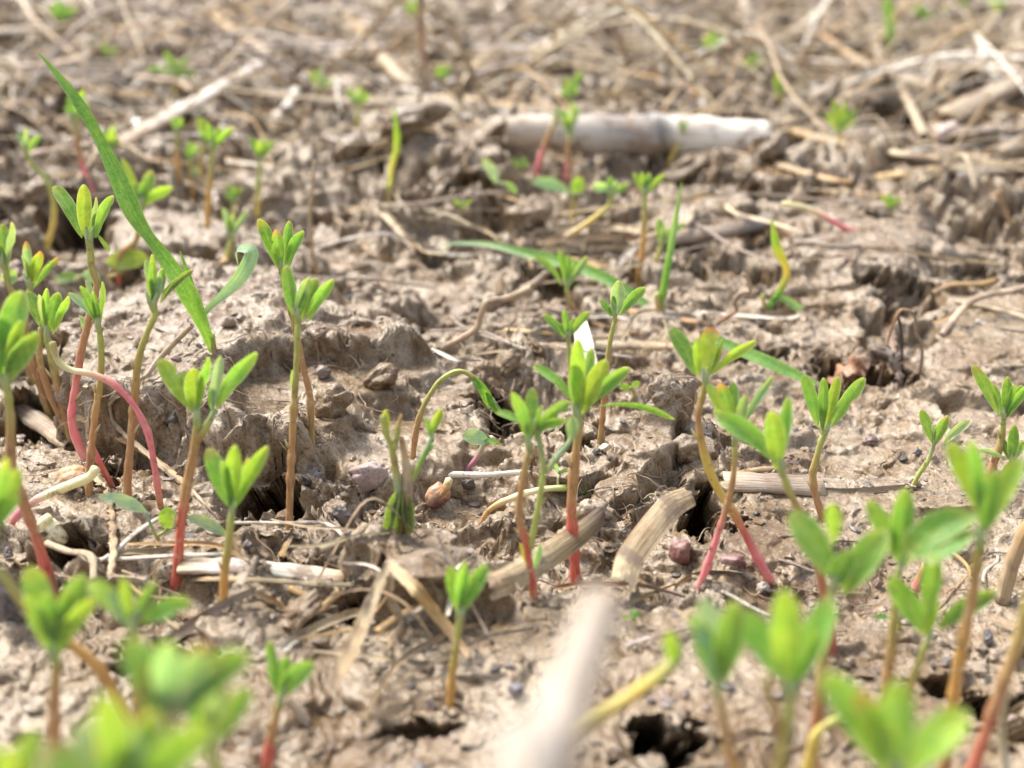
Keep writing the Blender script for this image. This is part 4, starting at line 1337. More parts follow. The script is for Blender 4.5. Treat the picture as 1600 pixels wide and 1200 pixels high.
def bowed():
    t = hit(645, 712); y0 = at(645, 712, t)[1] - .1; sc = t / FPX
    P = lambda x, y, dy=0: on_y(x, y, y0 + dy)
    base = P(645, 712)
    root = tag(empty('bowed_seedling', base), 'bowed seedling arching over to the right with limp crumpled green leaves', 'seedling')
    m = Mesh(); tube(m, [P(*p) for p in ((742, 592), (725, 581), (706, 583), (685, 598), (665, 628), (652, 665), (645, 712))] + [base - V3((0, 0, .2))],
                     [q * sc / 2 for q in (8, 8, 8, 10, 11)], [K[c] for c in ('olive', 'sgreen', 'olive', 'brown', 'tan')], rough=.06)
    m.build('stem', M_STEM, root, base)
    m = Mesh(); ribbon(m, [P(738, 590), P(752, 602, -.1), P(766, 618, 0), P(784, 640, .1)], [q * sc for q in (10, 22, 24, 12)], [K['green'], K['green'], K['dark']], fold=.9, crinkle=.08, twist=.2)
    m.build('limp_leaf', M_LEAF, root, base)
    m = Mesh(); ribbon(m, [P(762, 612), P(772, 638, -.1), P(795, 650, 0), P(828, 664, 0)], [q * sc for q in (10, 12, 11, 7)], [K['mid'], K['mid'], K['lime']], fold=.9, crinkle=.03)
    m.build('limp_leaf', M_LEAF, root, base)
bowed()

# ------------------------------------------------------------------ grass
def grass_plant(label, foot, blades, depth=None, w=10):
    t = depth or foot_depth(*foot); y0 = at(foot[0], foot[1], t)[1]; sc = t / FPX
    base = on_y(foot[0], foot[1], y0)
    root = tag(empty('grass_shoot', base), label, 'grass')
    m = Mesh()
    tube(m, [on_y(foot[0] - 3, foot[1] - 30, y0), base, base - V3((0, 0, .25))], [w * sc * .4, w * sc * .5], [K['sgreen'], K['tan'], K['cream']], rough=.03)
    m.build('sheath', M_STEM, root, base)
    for (path, wd, cols, tw, fold) in blades:
        m = Mesh()
        ribbon(m, [on_y(p[0], p[1], y0 + (p[2] if len(p) > 2 else 0)) for p in path], [q * sc for q in wd], [K[c] if isinstance(c, str) else c for c in cols], fold=fold, twist=tw,
               nu=60, nv=9, rim=(.35, .5, .22))
        m.build('blade', M_BLADE, root, base)
    return root
grass_plant('large bright grass blade slanting up left, with a curled second leaf, rooted on the slab', (335, 552),
            [([(334, 550), (322, 518, -.1), (295, 460, -.3), (255, 400, -.4), (212, 340, -.2), (180, 270, 0), (145, 200, .2), (110, 145, .4), (60, 82, .6)],
              (14, 21, 33, 27, 18, 32, 29, 18, 21, 15, 2), ('green', 'green', 'grn2', 'green', 'grn2', 'green', 'green', 'mid'), .14, .35),
             ([(318, 492), (330, 478), (352, 458), (372, 438), (388, 412), (393, 395, .05), (384, 388, .15), (370, 392, .3), (372, 412, .4)],
              (8, 10, 15, 20, 23, 23, 20, 14, 4), ('bluegr', 'blue', 'blue', 'blue', 'bluegr', 'bluegr'), .08, .15),
             ([(306, 470), (296, 435), (281, 392)], (12, 10, 2), ('green', 'grn2', 'green'), .05, .6)])
def long_blade(label, path, wd, cols, tw=.0, fold=.25, ends=None, name='grass_shoot'):
    w = max(wd)
    d0, d1 = ends
    k = len(path)
    L = [0]
    for a, b in zip(path, path[1:]): L.append(L[-1] + math.hypot(a[0] - b[0], a[1] - b[1]))
    pts = [at(p[0], p[1], 1 / (1 / d0 + (1 / d1 - 1 / d0) * l / L[-1])) for p, l in zip(path, L)]
    sc = (d0 + d1) / 2 / FPX
    m = Mesh(); ribbon(m, pts, [q * sc for q in wd], [K[c] for c in cols], hint=(0, -1, .7), fold=fold, twist=tw, nu=60, nv=9, rim=(.35, .5, .22))
    return tag(m.build(name, M_BLADE, None, pts[0]), label, 'grass')
h1, h2, h3 = hit(690, 388), hit(1010, 470), hit(1265, 592)
long_blade('long flat grass blade drooping from the middle left into the right foreground mud',
           [(685, 384), (720, 380), (765, 382), (820, 395), (880, 410), (940, 432), (990, 462), (1030, 490)], (2, 8, 12, 17, 20, 20, 16, 10), ('blue', 'bluegr', 'green', 'mid', 'green', 'green'), ends=(h1 * .92, h2 * .97))
long_blade('broad blurred grass blade lying on the wet mud behind the sharp seedling, pointing right',
           [(1120, 530), (1150, 545), (1190, 562), (1230, 580), (1275, 600)], (14, 19, 22, 22, 18, 8), ('green', 'mid', 'green', 'mid'), ends=(hit(1120, 545) * .95, h3 * .96))
grass_plant('thin stiff grass spike standing straight up right of the centre', (1030, 488), [([(1030, 486), (1040, 430), (1052, 360), (1065, 284)], (12, 14, 12, 2), ('grn2', 'grn2', 'bluegr', 'green'), .03, .6)], w=12)
grass_plant('yellowing grass spike in the dark gap of the upper middle', (609, 318), [([(609, 300), (612, 262), (620, 225), (616, 168)], (7, 11, 13, 3), ('yellow', 'yellow', 'lime', 'lime'), .06, .5)], w=10)
grass_plant('half dead grass shoot with an orange kink and a grey green blade at the right', (1195, 490),
            [([(1197, 485), (1215, 460), (1229, 430), (1224, 410), (1212, 385), (1205, 340)], (8, 12, 14, 12, 18, 14, 3), ('green', 'grn2', 'orange', 'yel', 'lime', 'olive'), .1, .4),
             ([(1203, 468), (1222, 466), (1245, 480), (1270, 504)], (6, 12, 15, 4), ('green', 'bluegr', 'blue'), .05, .2)], w=8)
grass_plant('far blurred blue green blade near the top right', (1388, 88), [([(1388, 80), (1390, 45), (1384, -10)], (14, 17, 16), ('blue', 'green', 'mid'), 0, .3)], w=10)
# ------------------------------------------------------------------ straw, cane, roots
T_ = stalk
D_ = dryleaf
# big cane behind the middle
def cane():
    w = 60
    path = [(790, 203), (860, 206), (1000, 212), (1030, 210), (1060, 212), (1120, 216), (1192, 218)]
    z0 = 1.3
    ts = hit(960, 262) ; y0 = at(960, 250, ts)[1] + .2
    sc = depth_of(V3((0, y0, 1))) / FPX
    p = [on_y(px, py, y0 + .004 * (px - 960)) for px, py in path]
    pts = spline(p, 60); fr = frames(pts, (0, -.3, 1))
    root = tag(empty('cane', p[0]), 'thick pale weathered cane with one dark swollen joint lying across the upper middle', 'cane')
    m = Mesh(); rings = []
    for i, q in enumerate(pts):
        t = i / 59
        x = 790 + 402 * t
        r = sc * (20 + 12 * sstep(760, 960, np.float64(x))) * (1 + .13 * math.exp(-((x - 1012) / 16) ** 2) - .13 * math.exp(-((x - 1040) / 12) ** 2) + .06 * math.sin(x * .031) + .03 * math.sin(x * .11))
        ring = []
        for k in range(22):
            a = 2 * math.pi * k / 22
            dark = max(math.exp(-((x - 1008 - 14 * math.sin(a)) / 20) ** 2), .45 * math.exp(-((x - 950 - 30 * math.sin(a)) / 50) ** 2))
            c = grad([(.44, .37, .29), (.55, .50, .44), (.46, .42, .38), (.74, .68, .58), (.76, .70, .61)], t)
            c = tuple(u * (1 - .8 * dark) + v * .8 * dark for u, v in zip(c, (.07, .065, .07)))
            ring.append(m.vert(q + fr[i][1] * math.cos(a) * r + fr[i][2] * math.sin(a) * r, c, (t * 8, math.cos(a), math.sin(a))))
        rings.append(ring)
    for A, B in zip(rings, rings[1:]):
        for k in range(22):
            m.f.append((A[k], A[(k + 1) % 22], B[(k + 1) % 22], B[k]))
    # hollow slanted cut at the right end
    prev = rings[-1]
    for fr_, dp in ((.72, 0), (.66, -1.5), (.02, -1.6)):
        nr = []
        for k in range(22):
            a = 2 * math.pi * k / 22
            r = sc * 31
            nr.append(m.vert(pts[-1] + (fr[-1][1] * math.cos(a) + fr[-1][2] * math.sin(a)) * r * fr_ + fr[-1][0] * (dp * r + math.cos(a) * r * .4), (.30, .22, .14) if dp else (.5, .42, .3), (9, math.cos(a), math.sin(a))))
        for k in range(22):
            m.f.append((prev[k], prev[(k + 1) % 22], nr[(k + 1) % 22], nr[k]))
        prev = nr
    m.build('cane_stem', M_CANE, root, p[0])
cane()

T_('weathered grey brown stalk wedged under the left stems at the left edge', [(-30, 605), (30, 640), (70, 668), (112, 695)], 30, ('grey', 'grey', 'sand'))
D_('curling ribbon of dry leaf looping down from the slab past the arched pink shoot', [(238, 585), (205, 602), (180, 625), (175, 645), (188, 668), (225, 700), (270, 740), (310, 780), (348, 822)], 15, ('straw', 'straw', 'sand', 'straw'), twist=.6, fold=.6)
T_('short tan straw lying beneath the ribbon of dry leaf', [(120, 650), (160, 668), (200, 690), (232, 712)], 12, ('sand', 'gold'))
D_('shredded dry leaf hanging down the mud face left of the cotyledon seedling', [(150, 745), (172, 765), (180, 800), (182, 850), (172, 905)], 22, ('straw', 'sand', 'straw'), twist=.3, fold=.8, crinkle=.09)
T_('pale split straw lying level across the mud under the two blurred left seedlings', [(285, 885), (330, 882), (400, 888), (480, 896), (537, 903)], 30, ('straw', 'white', 'white', 'straw'), flat=.5)
T_('thin brown straw under the pale split straw', [(300, 905), (400, 905), (480, 912), (568, 914)], 10, ('sand', 'straw'))
T_('short broken golden straw in the dark gap under the pale split straw', [(452, 918), (480, 932), (506, 946)], 12, ('gold', 'gold'))
T_('stubby tan straw leaning against the golden one in the dark gap', [(486, 966), (508, 946), (531, 924)], 15, ('sand', 'gold'))
T_('small upright tan splinter on the mud above the pale split straw', [(438, 872), (446, 855), (455, 838)], 11, ('gold', 'sand'))
D_('blurred grey straw blade running up to the right between the two left orange stems', [(250, 1010), (300, 975), (350, 945), (398, 920)], 22, ('straw', 'grey', 'straw'), twist=.1)
D_('withered golden leaf end curling down right of the orange stem', [(395, 925), (418, 928), (438, 942), (450, 958)], 14, ('straw', 'gold', 'brown'), twist=.2)
D_('pale bent straw blade humped over the mud at lower left centre', [(440, 1015), (475, 990), (515, 968), (555, 957), (603, 972)], 17, ('white', 'straw', 'straw', 'gold'), twist=.1)
D_('left leg of the folded tan blade at the bottom centre, blurred', [(520, 1075, 1.5), (555, 1000, 1.5), (580, 940, 1.2), (606, 882, .8)], 26, ('sand', 'sand', 'straw'), twist=.05, fold=.3)
D_('right leg of the folded tan blade slanting down to the lone blurred seedling', [(610, 882, .8), (650, 920, .8), (690, 968, .6), (735, 1025, .4)], 22, ('straw', 'gold', 'sand'), twist=.05, fold=.3)
D_('crumpled pale leaf scrap inside the folded tan blade', [(610, 900, .5), (614, 935, .5), (628, 962, .5), (640, 975, .3), (610, 1000, .4), (600, 1022, .3)], 22, ('straw', 'straw', 'gold'), twist=.8, fold=.8, crinkle=.1)
D_('small pale cupped leaf scrap to the right of the crumpled one', [(635, 965, .5), (652, 952, .5), (660, 945, .4)], 20, ('white', 'straw'), twist=.3, fold=.7)
D_('thick old stalk half buried under the soil ridge, pointing to the lower left', [(770, 915), (815, 895), (860, 868), (905, 838), (945, 805)], 46, ('sand', 'straw', 'sand', 'wet'), fold=-.4, twist=.03, crinkle=.006, wl=(.9, 1, 1, .8), name='straw_stalk', cat='straw', ends=(hit(760, 930) * .955, hit(960, 800) * .96))
D_('broad curved straw piece with fine stripes and a ragged lower end beside the black crack', [(1078, 775), (1045, 795), (1012, 828), (990, 865), (976, 905)], 46, ('sand', 'straw', 'sand', 'straw'), fold=-.2, twist=.06, crinkle=.006, wl=(.8, 1, 1, 1, .95), name='straw_stalk', cat='straw', ends=(hit(1120, 800) * .90, hit(965, 905) * .965))
D_('thin dark brown straw curved over the near ridge right of the blurred pale stalk', [(870, 918, .3), (930, 908, .5), (1000, 912, .5), (1060, 928, .3), (1110, 945)], 11, ('brown', 'brown', 'grey'), twist=.2)
D_('tan leaf strip crossing the foot of the pink stem below the maroon stones', [(1058, 915), (1085, 898), (1105, 886), (1140, 892), (1180, 900)], 13, ('straw', 'gold', 'grey', 'grey'), twist=.3)
D_('thin yellowish strip on the near ridge above the minute sprout', [(975, 945), (1010, 930), (1045, 915), (1080, 905)], 9, ('straw', 'gold'), twist=.2)
T_('weathered grey straw lying level behind the seedling with the curved tan stem', [(1130, 752), (1180, 752), (1230, 757), (1285, 762)], 38, ('straw', 'grey', 'grey', 'straw'), flat=.45)
T_('thin orange straw resting on top of the weathered grey one', [(1150, 740), (1195, 733), (1250, 736)], 10, ('gold', 'straw'))
D_('grey curved bark strip under the stems of the right hand seedlings', [(1270, 765), (1330, 768), (1370, 765), (1430, 758)], 12, ('grey', 'sand'), twist=.05)
T_('long pale straw lying level behind the sharp seedling with the yellow green leaf', [(838, 545), (900, 542), (980, 540), (1062, 542)], 22, ('sand', 'straw', 'straw', 'sand'))
T_('thin tan straw above the long level one', [(790, 515), (850, 520), (920, 527), (985, 524)], 8, ('gold', 'straw'))
T_('reddish tan straw angled behind the thin brown seedling stem', [(985, 486), (1040, 494), (1110, 508)], 12, ('gold', 'tan'))
D_('silvery curved blade fragment right of the foot of the thin green spike', [(1030, 492), (1055, 488), (1080, 494), (1096, 505)], 10, ('white', 'grey', 'white'), twist=.1)
D_('pale curved blade fragment left of the thin green spike', [(920, 494), (960, 492), (1000, 500)], 9, ('white', 'white'), twist=.1)
def splinter():
    y0 = at(925, 575, hit(925, 575))[1] - .1
    sc = hit(925, 575) / FPX
    m = Mesh()
    ribbon(m, [on_y(906, 500, y0 + 1.5), on_y(912, 535, y0 + .7), on_y(922, 585, y0 - .1)], [20 * sc, 30 * sc, 30 * sc], [(.92, .90, .87)] * 2, fold=.25, crinkle=.02, thick=.03)
    tag(m.build('splinter', M_CLEAN, None, on_y(922, 580, y0)), 'bright white flat splinter standing behind the large central seedling', 'splinter')
splinter()
T_('dark grey brown stick lying behind the thin green spike', [(1045, 372), (1100, 366), (1150, 358), (1205, 343)], 30, ('grey', 'grey', 'char', 'grey'))
for i, (pa, w, c, l) in enumerate((
    ([(835, 362), (900, 352), (970, 356), (1042, 365)], 12, 'straw', 'uppermost of the flat straws bundled left of the dark stick'),
    ([(840, 378), (920, 368), (1000, 372)], 14, 'sand', 'middle one of the flat straws bundled left of the dark stick'),
    ([(838, 395), (910, 385), (985, 388)], 12, 'straw', 'lowest of the flat straws bundled left of the dark stick'),
    ([(960, 420), (975, 395), (1000, 378), (1035, 376)], 11, 'white', 'pale curved straw looping behind the two orange and yellow seedling stems'),
    ([(860, 405), (915, 412), (965, 415)], 16, 'gold', 'tan leaf sheet lying under the horizontal grass blade'))):
    D_(l, pa, w, (c, c), fold=.3, twist=.05)
T_('long pale straw rising to the right behind the big grass blade', [(172, 232), (240, 195), (320, 150), (405, 100)], 23, ('straw', 'white', 'white'), name='straw_stalk')
T_('thin straw under the long pale one, touching the blurred cluster', [(175, 224), (250, 215), (330, 208), (372, 206)], 9, ('straw', 'white'))
T_('faint straw running to the left edge behind the far left golden stem', [(-20, 256), (60, 238), (140, 226)], 10, ('straw', 'straw'))
T_('wide faded straw across the top left corner', [(-20, 50), (70, 46), (150, 44), (230, 50)], 14, ('white', 'straw', 'straw'))
D_('arched pale straw in the top left corner', [(-15, 38, 1), (25, 12, 3), (60, 12, 3), (90, 40, 0)], 10, ('straw', 'straw'))
T_('orange tan straw pointing down to the right at the upper left', [(318, 14), (360, 45), (400, 70), (440, 92)], 13, ('gold', 'gold', 'sand'))
T_('slanted straw at the top, left of the upright brown stalk', [(522, -5), (560, 45), (600, 95), (640, 135)], 15, ('sand', 'gold', 'straw'))
T_('bluish white broken straw leaning in the litter left of the lone bright sprout', [(446, 170), (462, 140), (478, 115)], 13, ('white', 'white'))
T_('pale straw slanting up to the right above the bluish white one', [(478, 118), (530, 85), (580, 55), (628, 20)], 18, ('sand', 'straw', 'white'))
T_('short bright straw in the middle of the upper litter', [(500, 88), (530, 82), (565, 80)], 13, ('white', 'straw'))
def free_stalk(label, pts, w, cols, name='straw_stalk', cat='straw', dz=0, ribbon_=False, foot=-1, depth=None, twist=.1):
    fx, fy = pts[foot][:2]
    t = depth or hit(fx, fy); y0 = at(fx, fy, t)[1] + dz; sc = t / FPX
    p3 = [on_y(p[0], p[1], y0 + (p[2] if len(p) > 2 else 0)) for p in pts]
    m = Mesh()
    if ribbon_:
        ribbon(m, p3, [w * sc] * 3, [jit(K[c], .06) for c in cols], fold=.5, twist=twist, thick=.015, crinkle=.02)
    else:
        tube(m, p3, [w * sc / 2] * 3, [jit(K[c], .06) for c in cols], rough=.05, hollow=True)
    return tag(m.build(name, M_STRAW, None, p3[foot]), label, cat)
F_ = free_stalk
F_('upright dark brown dead stalk rising out of the top edge', [(656, -30), (659, 50), (662, 100), (673, 152)], 11, ('sand', 'brown', 'grey'), name='dead_stalk')
F_('tall arched straw right of the upright brown stalk, outermost', [(666, 18), (695, 32), (715, 62), (735, 110), (755, 150), (770, 175)], 11, ('straw', 'sand', 'straw'), ribbon_=True)
F_('arched straw nested inside the outermost one', [(664, 68), (690, 72), (708, 95), (718, 130), (722, 165)], 10, ('straw', 'straw', 'sand'), ribbon_=True)
F_('kinked straw at the foot of the upright brown stalk', [(640, 100), (655, 108), (660, 140), (648, 172)], 9, ('straw', 'straw'), ribbon_=True)
F_('straw lying askew under the nested arches', [(668, 112), (690, 128), (712, 145), (722, 165)], 10, ('straw', 'sand'), ribbon_=True)
F_('short hooked straw stub left of the upright brown stalk', [(576, 118), (580, 95), (595, 78), (625, 72), (655, 65)], 10, ('straw', 'sand', 'straw'), ribbon_=True, foot=0)
F_('big pale hoop of straw in the upper right litter', [(1000, 90), (1020, 62), (1045, 28), (1080, 10), (1115, 14), (1150, 38), (1200, 62)], 15, ('straw', 'white', 'straw', 'sand'), ribbon_=True)
F_('inner leg of the pale straw hoop', [(1048, 98), (1045, 65), (1060, 30)], 12, ('sand', 'straw'), ribbon_=True, foot=0)
F_('forked straw dropping below the left end of the pale hoop', [(952, 25), (968, 60), (985, 100)], 14, ('straw', 'sand'), ribbon_=True)
T_('wide straw rising to the right, left of the pale hoop', [(822, 92), (880, 55), (930, 32), (985, 6)], 20, ('straw', 'straw', 'white'))
T_('short pale straw beside the wide rising one', [(835, 102), (860, 95), (882, 84)], 14, ('straw', 'white'))
D_('pair of pale flat straws above the right end of the cane', [(1030, 150), (1080, 132), (1140, 126), (1190, 88)], 16, ('white', 'straw', 'straw'))
T_('thin white straw lying against the left end of the cane', [(720, 182), (780, 180), (862, 182)], 11, ('white', 'white'))
T_('long golden straw curving along the mud right of the cane end', [(1232, 202), (1290, 218), (1345, 238), (1400, 240), (1470, 250)], 20, ('straw', 'gold', 'straw', 'sand'))
T_('second golden straw below the curving one, reaching the right edge', [(1370, 278), (1420, 262), (1490, 268), (1560, 258), (1620, 252)], 16, ('gold', 'straw', 'sand'))
T_('bunched white straw ends at the right edge', [(1495, 275), (1550, 266), (1600, 262)], 14, ('white', 'straw'))
D_('orange dry leaf tip lying right below the cane end', [(1160, 266), (1190, 266), (1230, 278), (1262, 288)], 16, ('gold', 'gold', 'sand'), fold=.3)
T_('dull straw under the orange leaf tip', [(1215, 258), (1270, 278), (1330, 284)], 12, ('sand', 'gold'))
T_('straw crossing in front of the large dark cavity', [(1398, 118), (1420, 160), (1445, 212)], 14, ('straw', 'straw'))
T_('long thin straw rising to the right above the dark cavity', [(1215, 195), (1300, 165), (1380, 118), (1500, 48)], 12, ('straw', 'sand', 'straw'))
T_('straw meeting the others in the knot above the dark cavity', [(1300, 70), (1350, 100), (1390, 118), (1480, 140)], 15, ('gold', 'straw', 'sand'))
T_('orange root bar leading into the knot above the dark cavity', [(1285, 55), (1320, 82), (1378, 112)], 13, ('tan', 'gold'))
D_('angled straw blade in the top right litter', [(1500, 10), (1510, 45), (1530, 60), (1535, 100)], 15, ('straw', 'straw', 'white'))
D_('pale straw leaf hanging left of the top right litter', [(1355, 55), (1368, 75), (1372, 100)], 14, ('white', 'straw'))
T_('slanting pale straw beneath the top edge right of the hoop', [(1200, 70), (1250, 45), (1285, 12)], 14, ('straw', 'white'))
T_('thick grey weathered stick pointing left at the right edge', [(1475, 186), (1530, 158), (1590, 130), (1650, 105)], 34, ('sand', 'grey', 'grey'), taper=1.3)
bare_shoot('faded pink stem lying on the mud under the half dead grass shoot', [(1222, 318), (1260, 325), (1300, 345), (1335, 362), (1375, 360)], 9, ['cream', 'cream', 'pink', 'pink', 'grey'], name='fallen_stem', cat='stem')
F_('thin tan root hooked over the mud block at the right', [(1310, 345), (1350, 335), (1385, 325), (1420, 310)], 8, ('gold', 'sand'), name='dry_root', cat='root')
F_('brown twig leaning on the wet mud near the right edge', [(1558, 300), (1568, 325), (1580, 352)], 8, ('tan', 'sand'), name='twig', cat='twig')
D_('narrow straw blade lying on the mud left of the drooping grass blade, upper', [(522, 338), (548, 362), (580, 392), (615, 405)], 9, ('straw', 'sand'))
D_('rolled pale leaf with a ribbed end left of the drooping grass blade', [(545, 330), (600, 330), (625, 350), (650, 385), (668, 392)], 20, ('sand', 'straw', 'gold'), fold=.7)
D_('thin curved blade arching right above the drooping grass blade', [(655, 338), (700, 340), (750, 355), (790, 382)], 9, ('straw', 'sand'))
D_('whitish blade scrap beside the rolled leaf', [(608, 342), (620, 362), (634, 384)], 10, ('white', 'grey'))
D_('straw piece on the mud near the right centre with a frayed end', [(1262, 462), (1290, 455), (1330, 450), (1345, 448)], 18, ('sand', 'straw', 'white'), fold=.3)
D_('brownish flat stalk beneath the grey green blade of the half dead grass', [(1180, 500), (1225, 492), (1280, 478)], 22, ('grey', 'sand'), fold=.2)
T_('thin tan straw across the wet mud at the far right', [(1540, 572), (1600, 570)], 8, ('straw', 'straw'))
D_('pale curved fibre lying on the mud right of the dark pit', [(1525, 500), (1560, 515), (1610, 520)], 8, ('white', 'grey'))
F_('thin upright dry rootlet standing left of centre with side hairs', [(492, 250), (487, 300), (484, 340), (488, 385), (495, 430)], 6, ('straw', 'straw', 'gold'), name='dry_rootlet', cat='rootlet')
F_('forked pale root reaching over the mud to the slab end', [(690, 545, -.2), (722, 528), (745, 512), (752, 490), (762, 472), (790, 466), (830, 450)], 10, ('root', 'root', 'straw'), name='dry_root', cat='root', foot=0)
F_('right hand fork of the pale root by the loose star seedling', [(795, 470), (815, 455), (840, 440), (855, 425)], 12, ('root', 'grey'), name='dry_root', cat='root', foot=0)
F_('twisted dry rootlet with a knotted top right of the green spike', [(1112, 512), (1135, 495), (1150, 485), (1148, 470), (1158, 458), (1172, 455), (1168, 435), (1160, 428)], 7, ('brown', 'root', 'root'), name='dry_root', cat='root', foot=0)
F_('brown root loop bridging the dark pit on the right', [(1372, 602), (1383, 560), (1388, 530, .2), (1402, 492), (1412, 484), (1428, 492, .1), (1432, 520), (1441, 545), (1436, 592)], 5, ('wet', 'tan', 'root', 'wet'), name='root_loop', cat='root')
F_('black thread like root hanging inside the brown loop', [(1402, 490), (1408, 520), (1410, 585)], 5, ('char', 'char'), name='dead_root', cat='root')
F_('pale straw splinter slanting over the slab toward the arched pink shoot', [(300, 508), (278, 530), (250, 560), (222, 598)], 9, ('straw', 'straw', 'white'), name='straw_stalk')
F_('upright white root in the dark hollow at the lower right', [(1572, 1080), (1566, 1110), (1566, 1150), (1574, 1215)], 14, ('straw', 'cream', 'white'), name='dry_root', cat='root')
F_('weathered brown straw leaning out at the right edge below the orange stems', [(1625, 800), (1600, 835), (1580, 885), (1566, 940)], 24, ('gold', 'sand', 'straw'))
F_('white curved root hanging beneath the small blurred seedling at bottom left', [(448, 1092), (470, 1115), (490, 1150), (500, 1180), (504, 1215)], 13, ('straw', 'white', 'straw'), name='dry_root', cat='root', depth=20)
F_('yellowish root curling at the rim of the bottom black hole', [(960, 1130), (968, 1160), (985, 1185), (1005, 1205)], 9, ('straw', 'sand'), name='dry_root', cat='root')
D_('dark crumpled dead leaf heaped in the pit under the brown root loop', [(1290, 605, .3), (1318, 572, .8), (1345, 590, .8), (1368, 548, 1.0), (1400, 580, .8)], 44, ('wet', 'brown', 'wet', 'char'), fold=.9, twist=.5, crinkle=.16)
D_('dark withered leaf edge leaning right of the crumpled dead leaf', [(1380, 515, .9), (1398, 545, 1.0), (1412, 595, .5)], 26, ('wet', 'grey', 'wet'), fold=.9, twist=.3, crinkle=.14)
# near out-of-focus stalk close to the lens
def near_stalk():
    d0, d1 = 8.4, 6.6
    pts = [at(940, 942, d0), at(907, 1030, 8.0), at(874, 1120, 7.4), at(840, 1230, d1), at(800, 1400, 6.1)]
    g = drop(pts[-1][0], pts[-1][1]); pts.append(V3((pts[-1][0] - .4, pts[-1][1] - 1.2, g)))
    m = Mesh()
    tube(m, pts, [.15, .19, .22, .24, .26], [(.44, .37, .30), (.66, .61, .55), (.72, .69, .66), (.70, .66, .60)], sides=18, hollow=True, rough=.03, hint=(0, -1, .5))
    tag(m.build('straw_stalk', M_CLEAN, None, pts[-1]), 'very near thick pale stalk, completely out of focus, rising from the bottom edge', 'straw')
near_stalk()
# white roots of the sprouting seed
bare_shoot('long white root lying level from the wilted plant to the pale forked seedling',
           [(573, 792, ), (600, 778), (635, 764), (670, 752), (702, 742), (760, 742), (815, 739), (875, 747)], 9, ['tan', 'cream', 'white', 'white', 'white', 'white', 'cream', 'yellow'], name='white_root', cat='root', depth=hit(690, 765))
bare_shoot('lower white root bending down into the mud at its left end', [(752, 820), (762, 800), (778, 788), (805, 776), (845, 765), (885, 762)], 10, ['tan', 'gold', 'cream', 'cream', 'sgreen'],
           name='white_root', cat='root', depth=hit(800, 792))

# ------------------------------------------------------------------ seeds and stones
def seed_thing(label, px, py, w, h, c1, c2, sprout=None):
    t = hit(px, py + h * .5); sc = t / FPX
    g = at(px, py, t - .15)
    root = tag(empty('sprouted_seed', g), label, 'seed')
    m = Mesh(); lump(m, g, w * sc / 2, w * sc * .4, h * sc / 2, K[c1], 4, .16, .5, K[c2])
    m.build('seed_coat', M_STONE, root, g)
    if sprout:
        m = Mesh(); tube(m, [at(x, y, t - .15 - w * sc * .3) for x, y in sprout[0]], [q * sc / 2 for q in sprout[1]], [K[c] for c in sprout[2]], rough=.05)
        m.build('sprout', M_STEM, root, g)
seed_thing('sprouted brown and tan seed at the rim of the black hole on the left', 83, 832, 42, 56, 'seed', 'cream', ([(78, 808), (66, 818), (64, 834), (70, 848)], (16, 16, 10), ('cream', 'cream', 'tan')))
seed_thing('round brown seed with a tan scar hanging under the long white root', 684, 774, 46, 42, 'maroon', 'brown', ([(702, 748), (698, 760), (688, 775)], (12, 14, 6), ('cream', 'tan', 'tan')))
seed_thing('greyish brown husk half buried behind the cream root swelling', 112, 745, 56, 42, 'grey', 'tan')
pebble('flat angular purple grey stone beside the wilted plant', 578, 748, 72, 56, (.20, .13, .12), facet=.9, col2=(.34, .26, .24))
pebble('larger maroon stone coated with mud beside the ragged straw end', 1064, 868, 54, 42, 'maroon', col2=(.20, .09, .08))
pebble('smaller maroon stone half sunk in mud right of the pink stem foot', 1146, 876, 46, 26, 'maroon', sink=.5)
pebble('small tan pebble on the mud right of the central seedling', 946, 700, 21, 15, 'straw')
pebble('tiny dark blue pebble left of the tan one', 931, 707, 15, 12, 'char')
pebble('round dark pebble below the foot of the slanting red stem', 1193, 920, 22, 22, 'char', facet=.3, col2='grey')
pebble('triangular dark stone on the pale mud between the right hand stems', 1545, 1000, 27, 18, 'char', facet=1)
pebble('little dark oval stone left of the triangular one', 1482, 1036, 22, 15, 'char')
pebble('tiny blue black chip beside the little oval stone', 1459, 1042, 11, 12, 'char')
pebble('dark blurred pebble on the near ridge left of the near stalk', 806, 1080, 26, 26, 'char', facet=.3, col2=(.12, .12, .15))
pebble('grey pebble at the edge of the straw left of the ragged stalk', 976, 832, 20, 16, (.17, .16, .14), facet=.3)
pebble('blue black angular pebble at the left edge by the dark red stem', 12, 866, 18, 20, 'char', facet=1)
pebble('large black charcoal lump cut by the left edge', 10, 935, 58, 90, 'char', name='charcoal', cat='charcoal', facet=1, rough=.3)
pebble('rounded brown pebble on top of the left slab near the curled grass leaf', 357, 505, 24, 18, (.20, .14, .10))
pebble('smaller brown pebble right of the rounded one on the slab', 376, 496, 18, 12, (.16, .11, .08))
pebble('grey brown pebble on the slab beside the paired seedlings', 503, 582, 27, 24, (.15, .11, .095), facet=.7)
pebble('flat orange tan pebble on the back rim of the slab', 349, 409, 16, 8, 'gold', facet=.3)
pebble('dark greenish pebble on the back rim of the slab', 546, 463, 22, 12, (.07, .08, .07))
pebble('small dark chip lying on the slab below the greenish pebble', 558, 504, 14, 9, 'char')
pebble('grey pebble at the foot of the mud face beneath the slab', 268, 655, 30, 22, (.12, .11, .10))
pebble('dark pebble under the long white root right of the seed', 728, 758, 28, 20, 'char', facet=.4)
pebble('red brown pebble near the two stems under the slab', 455, 704, 20, 15, (.22, .09, .05))
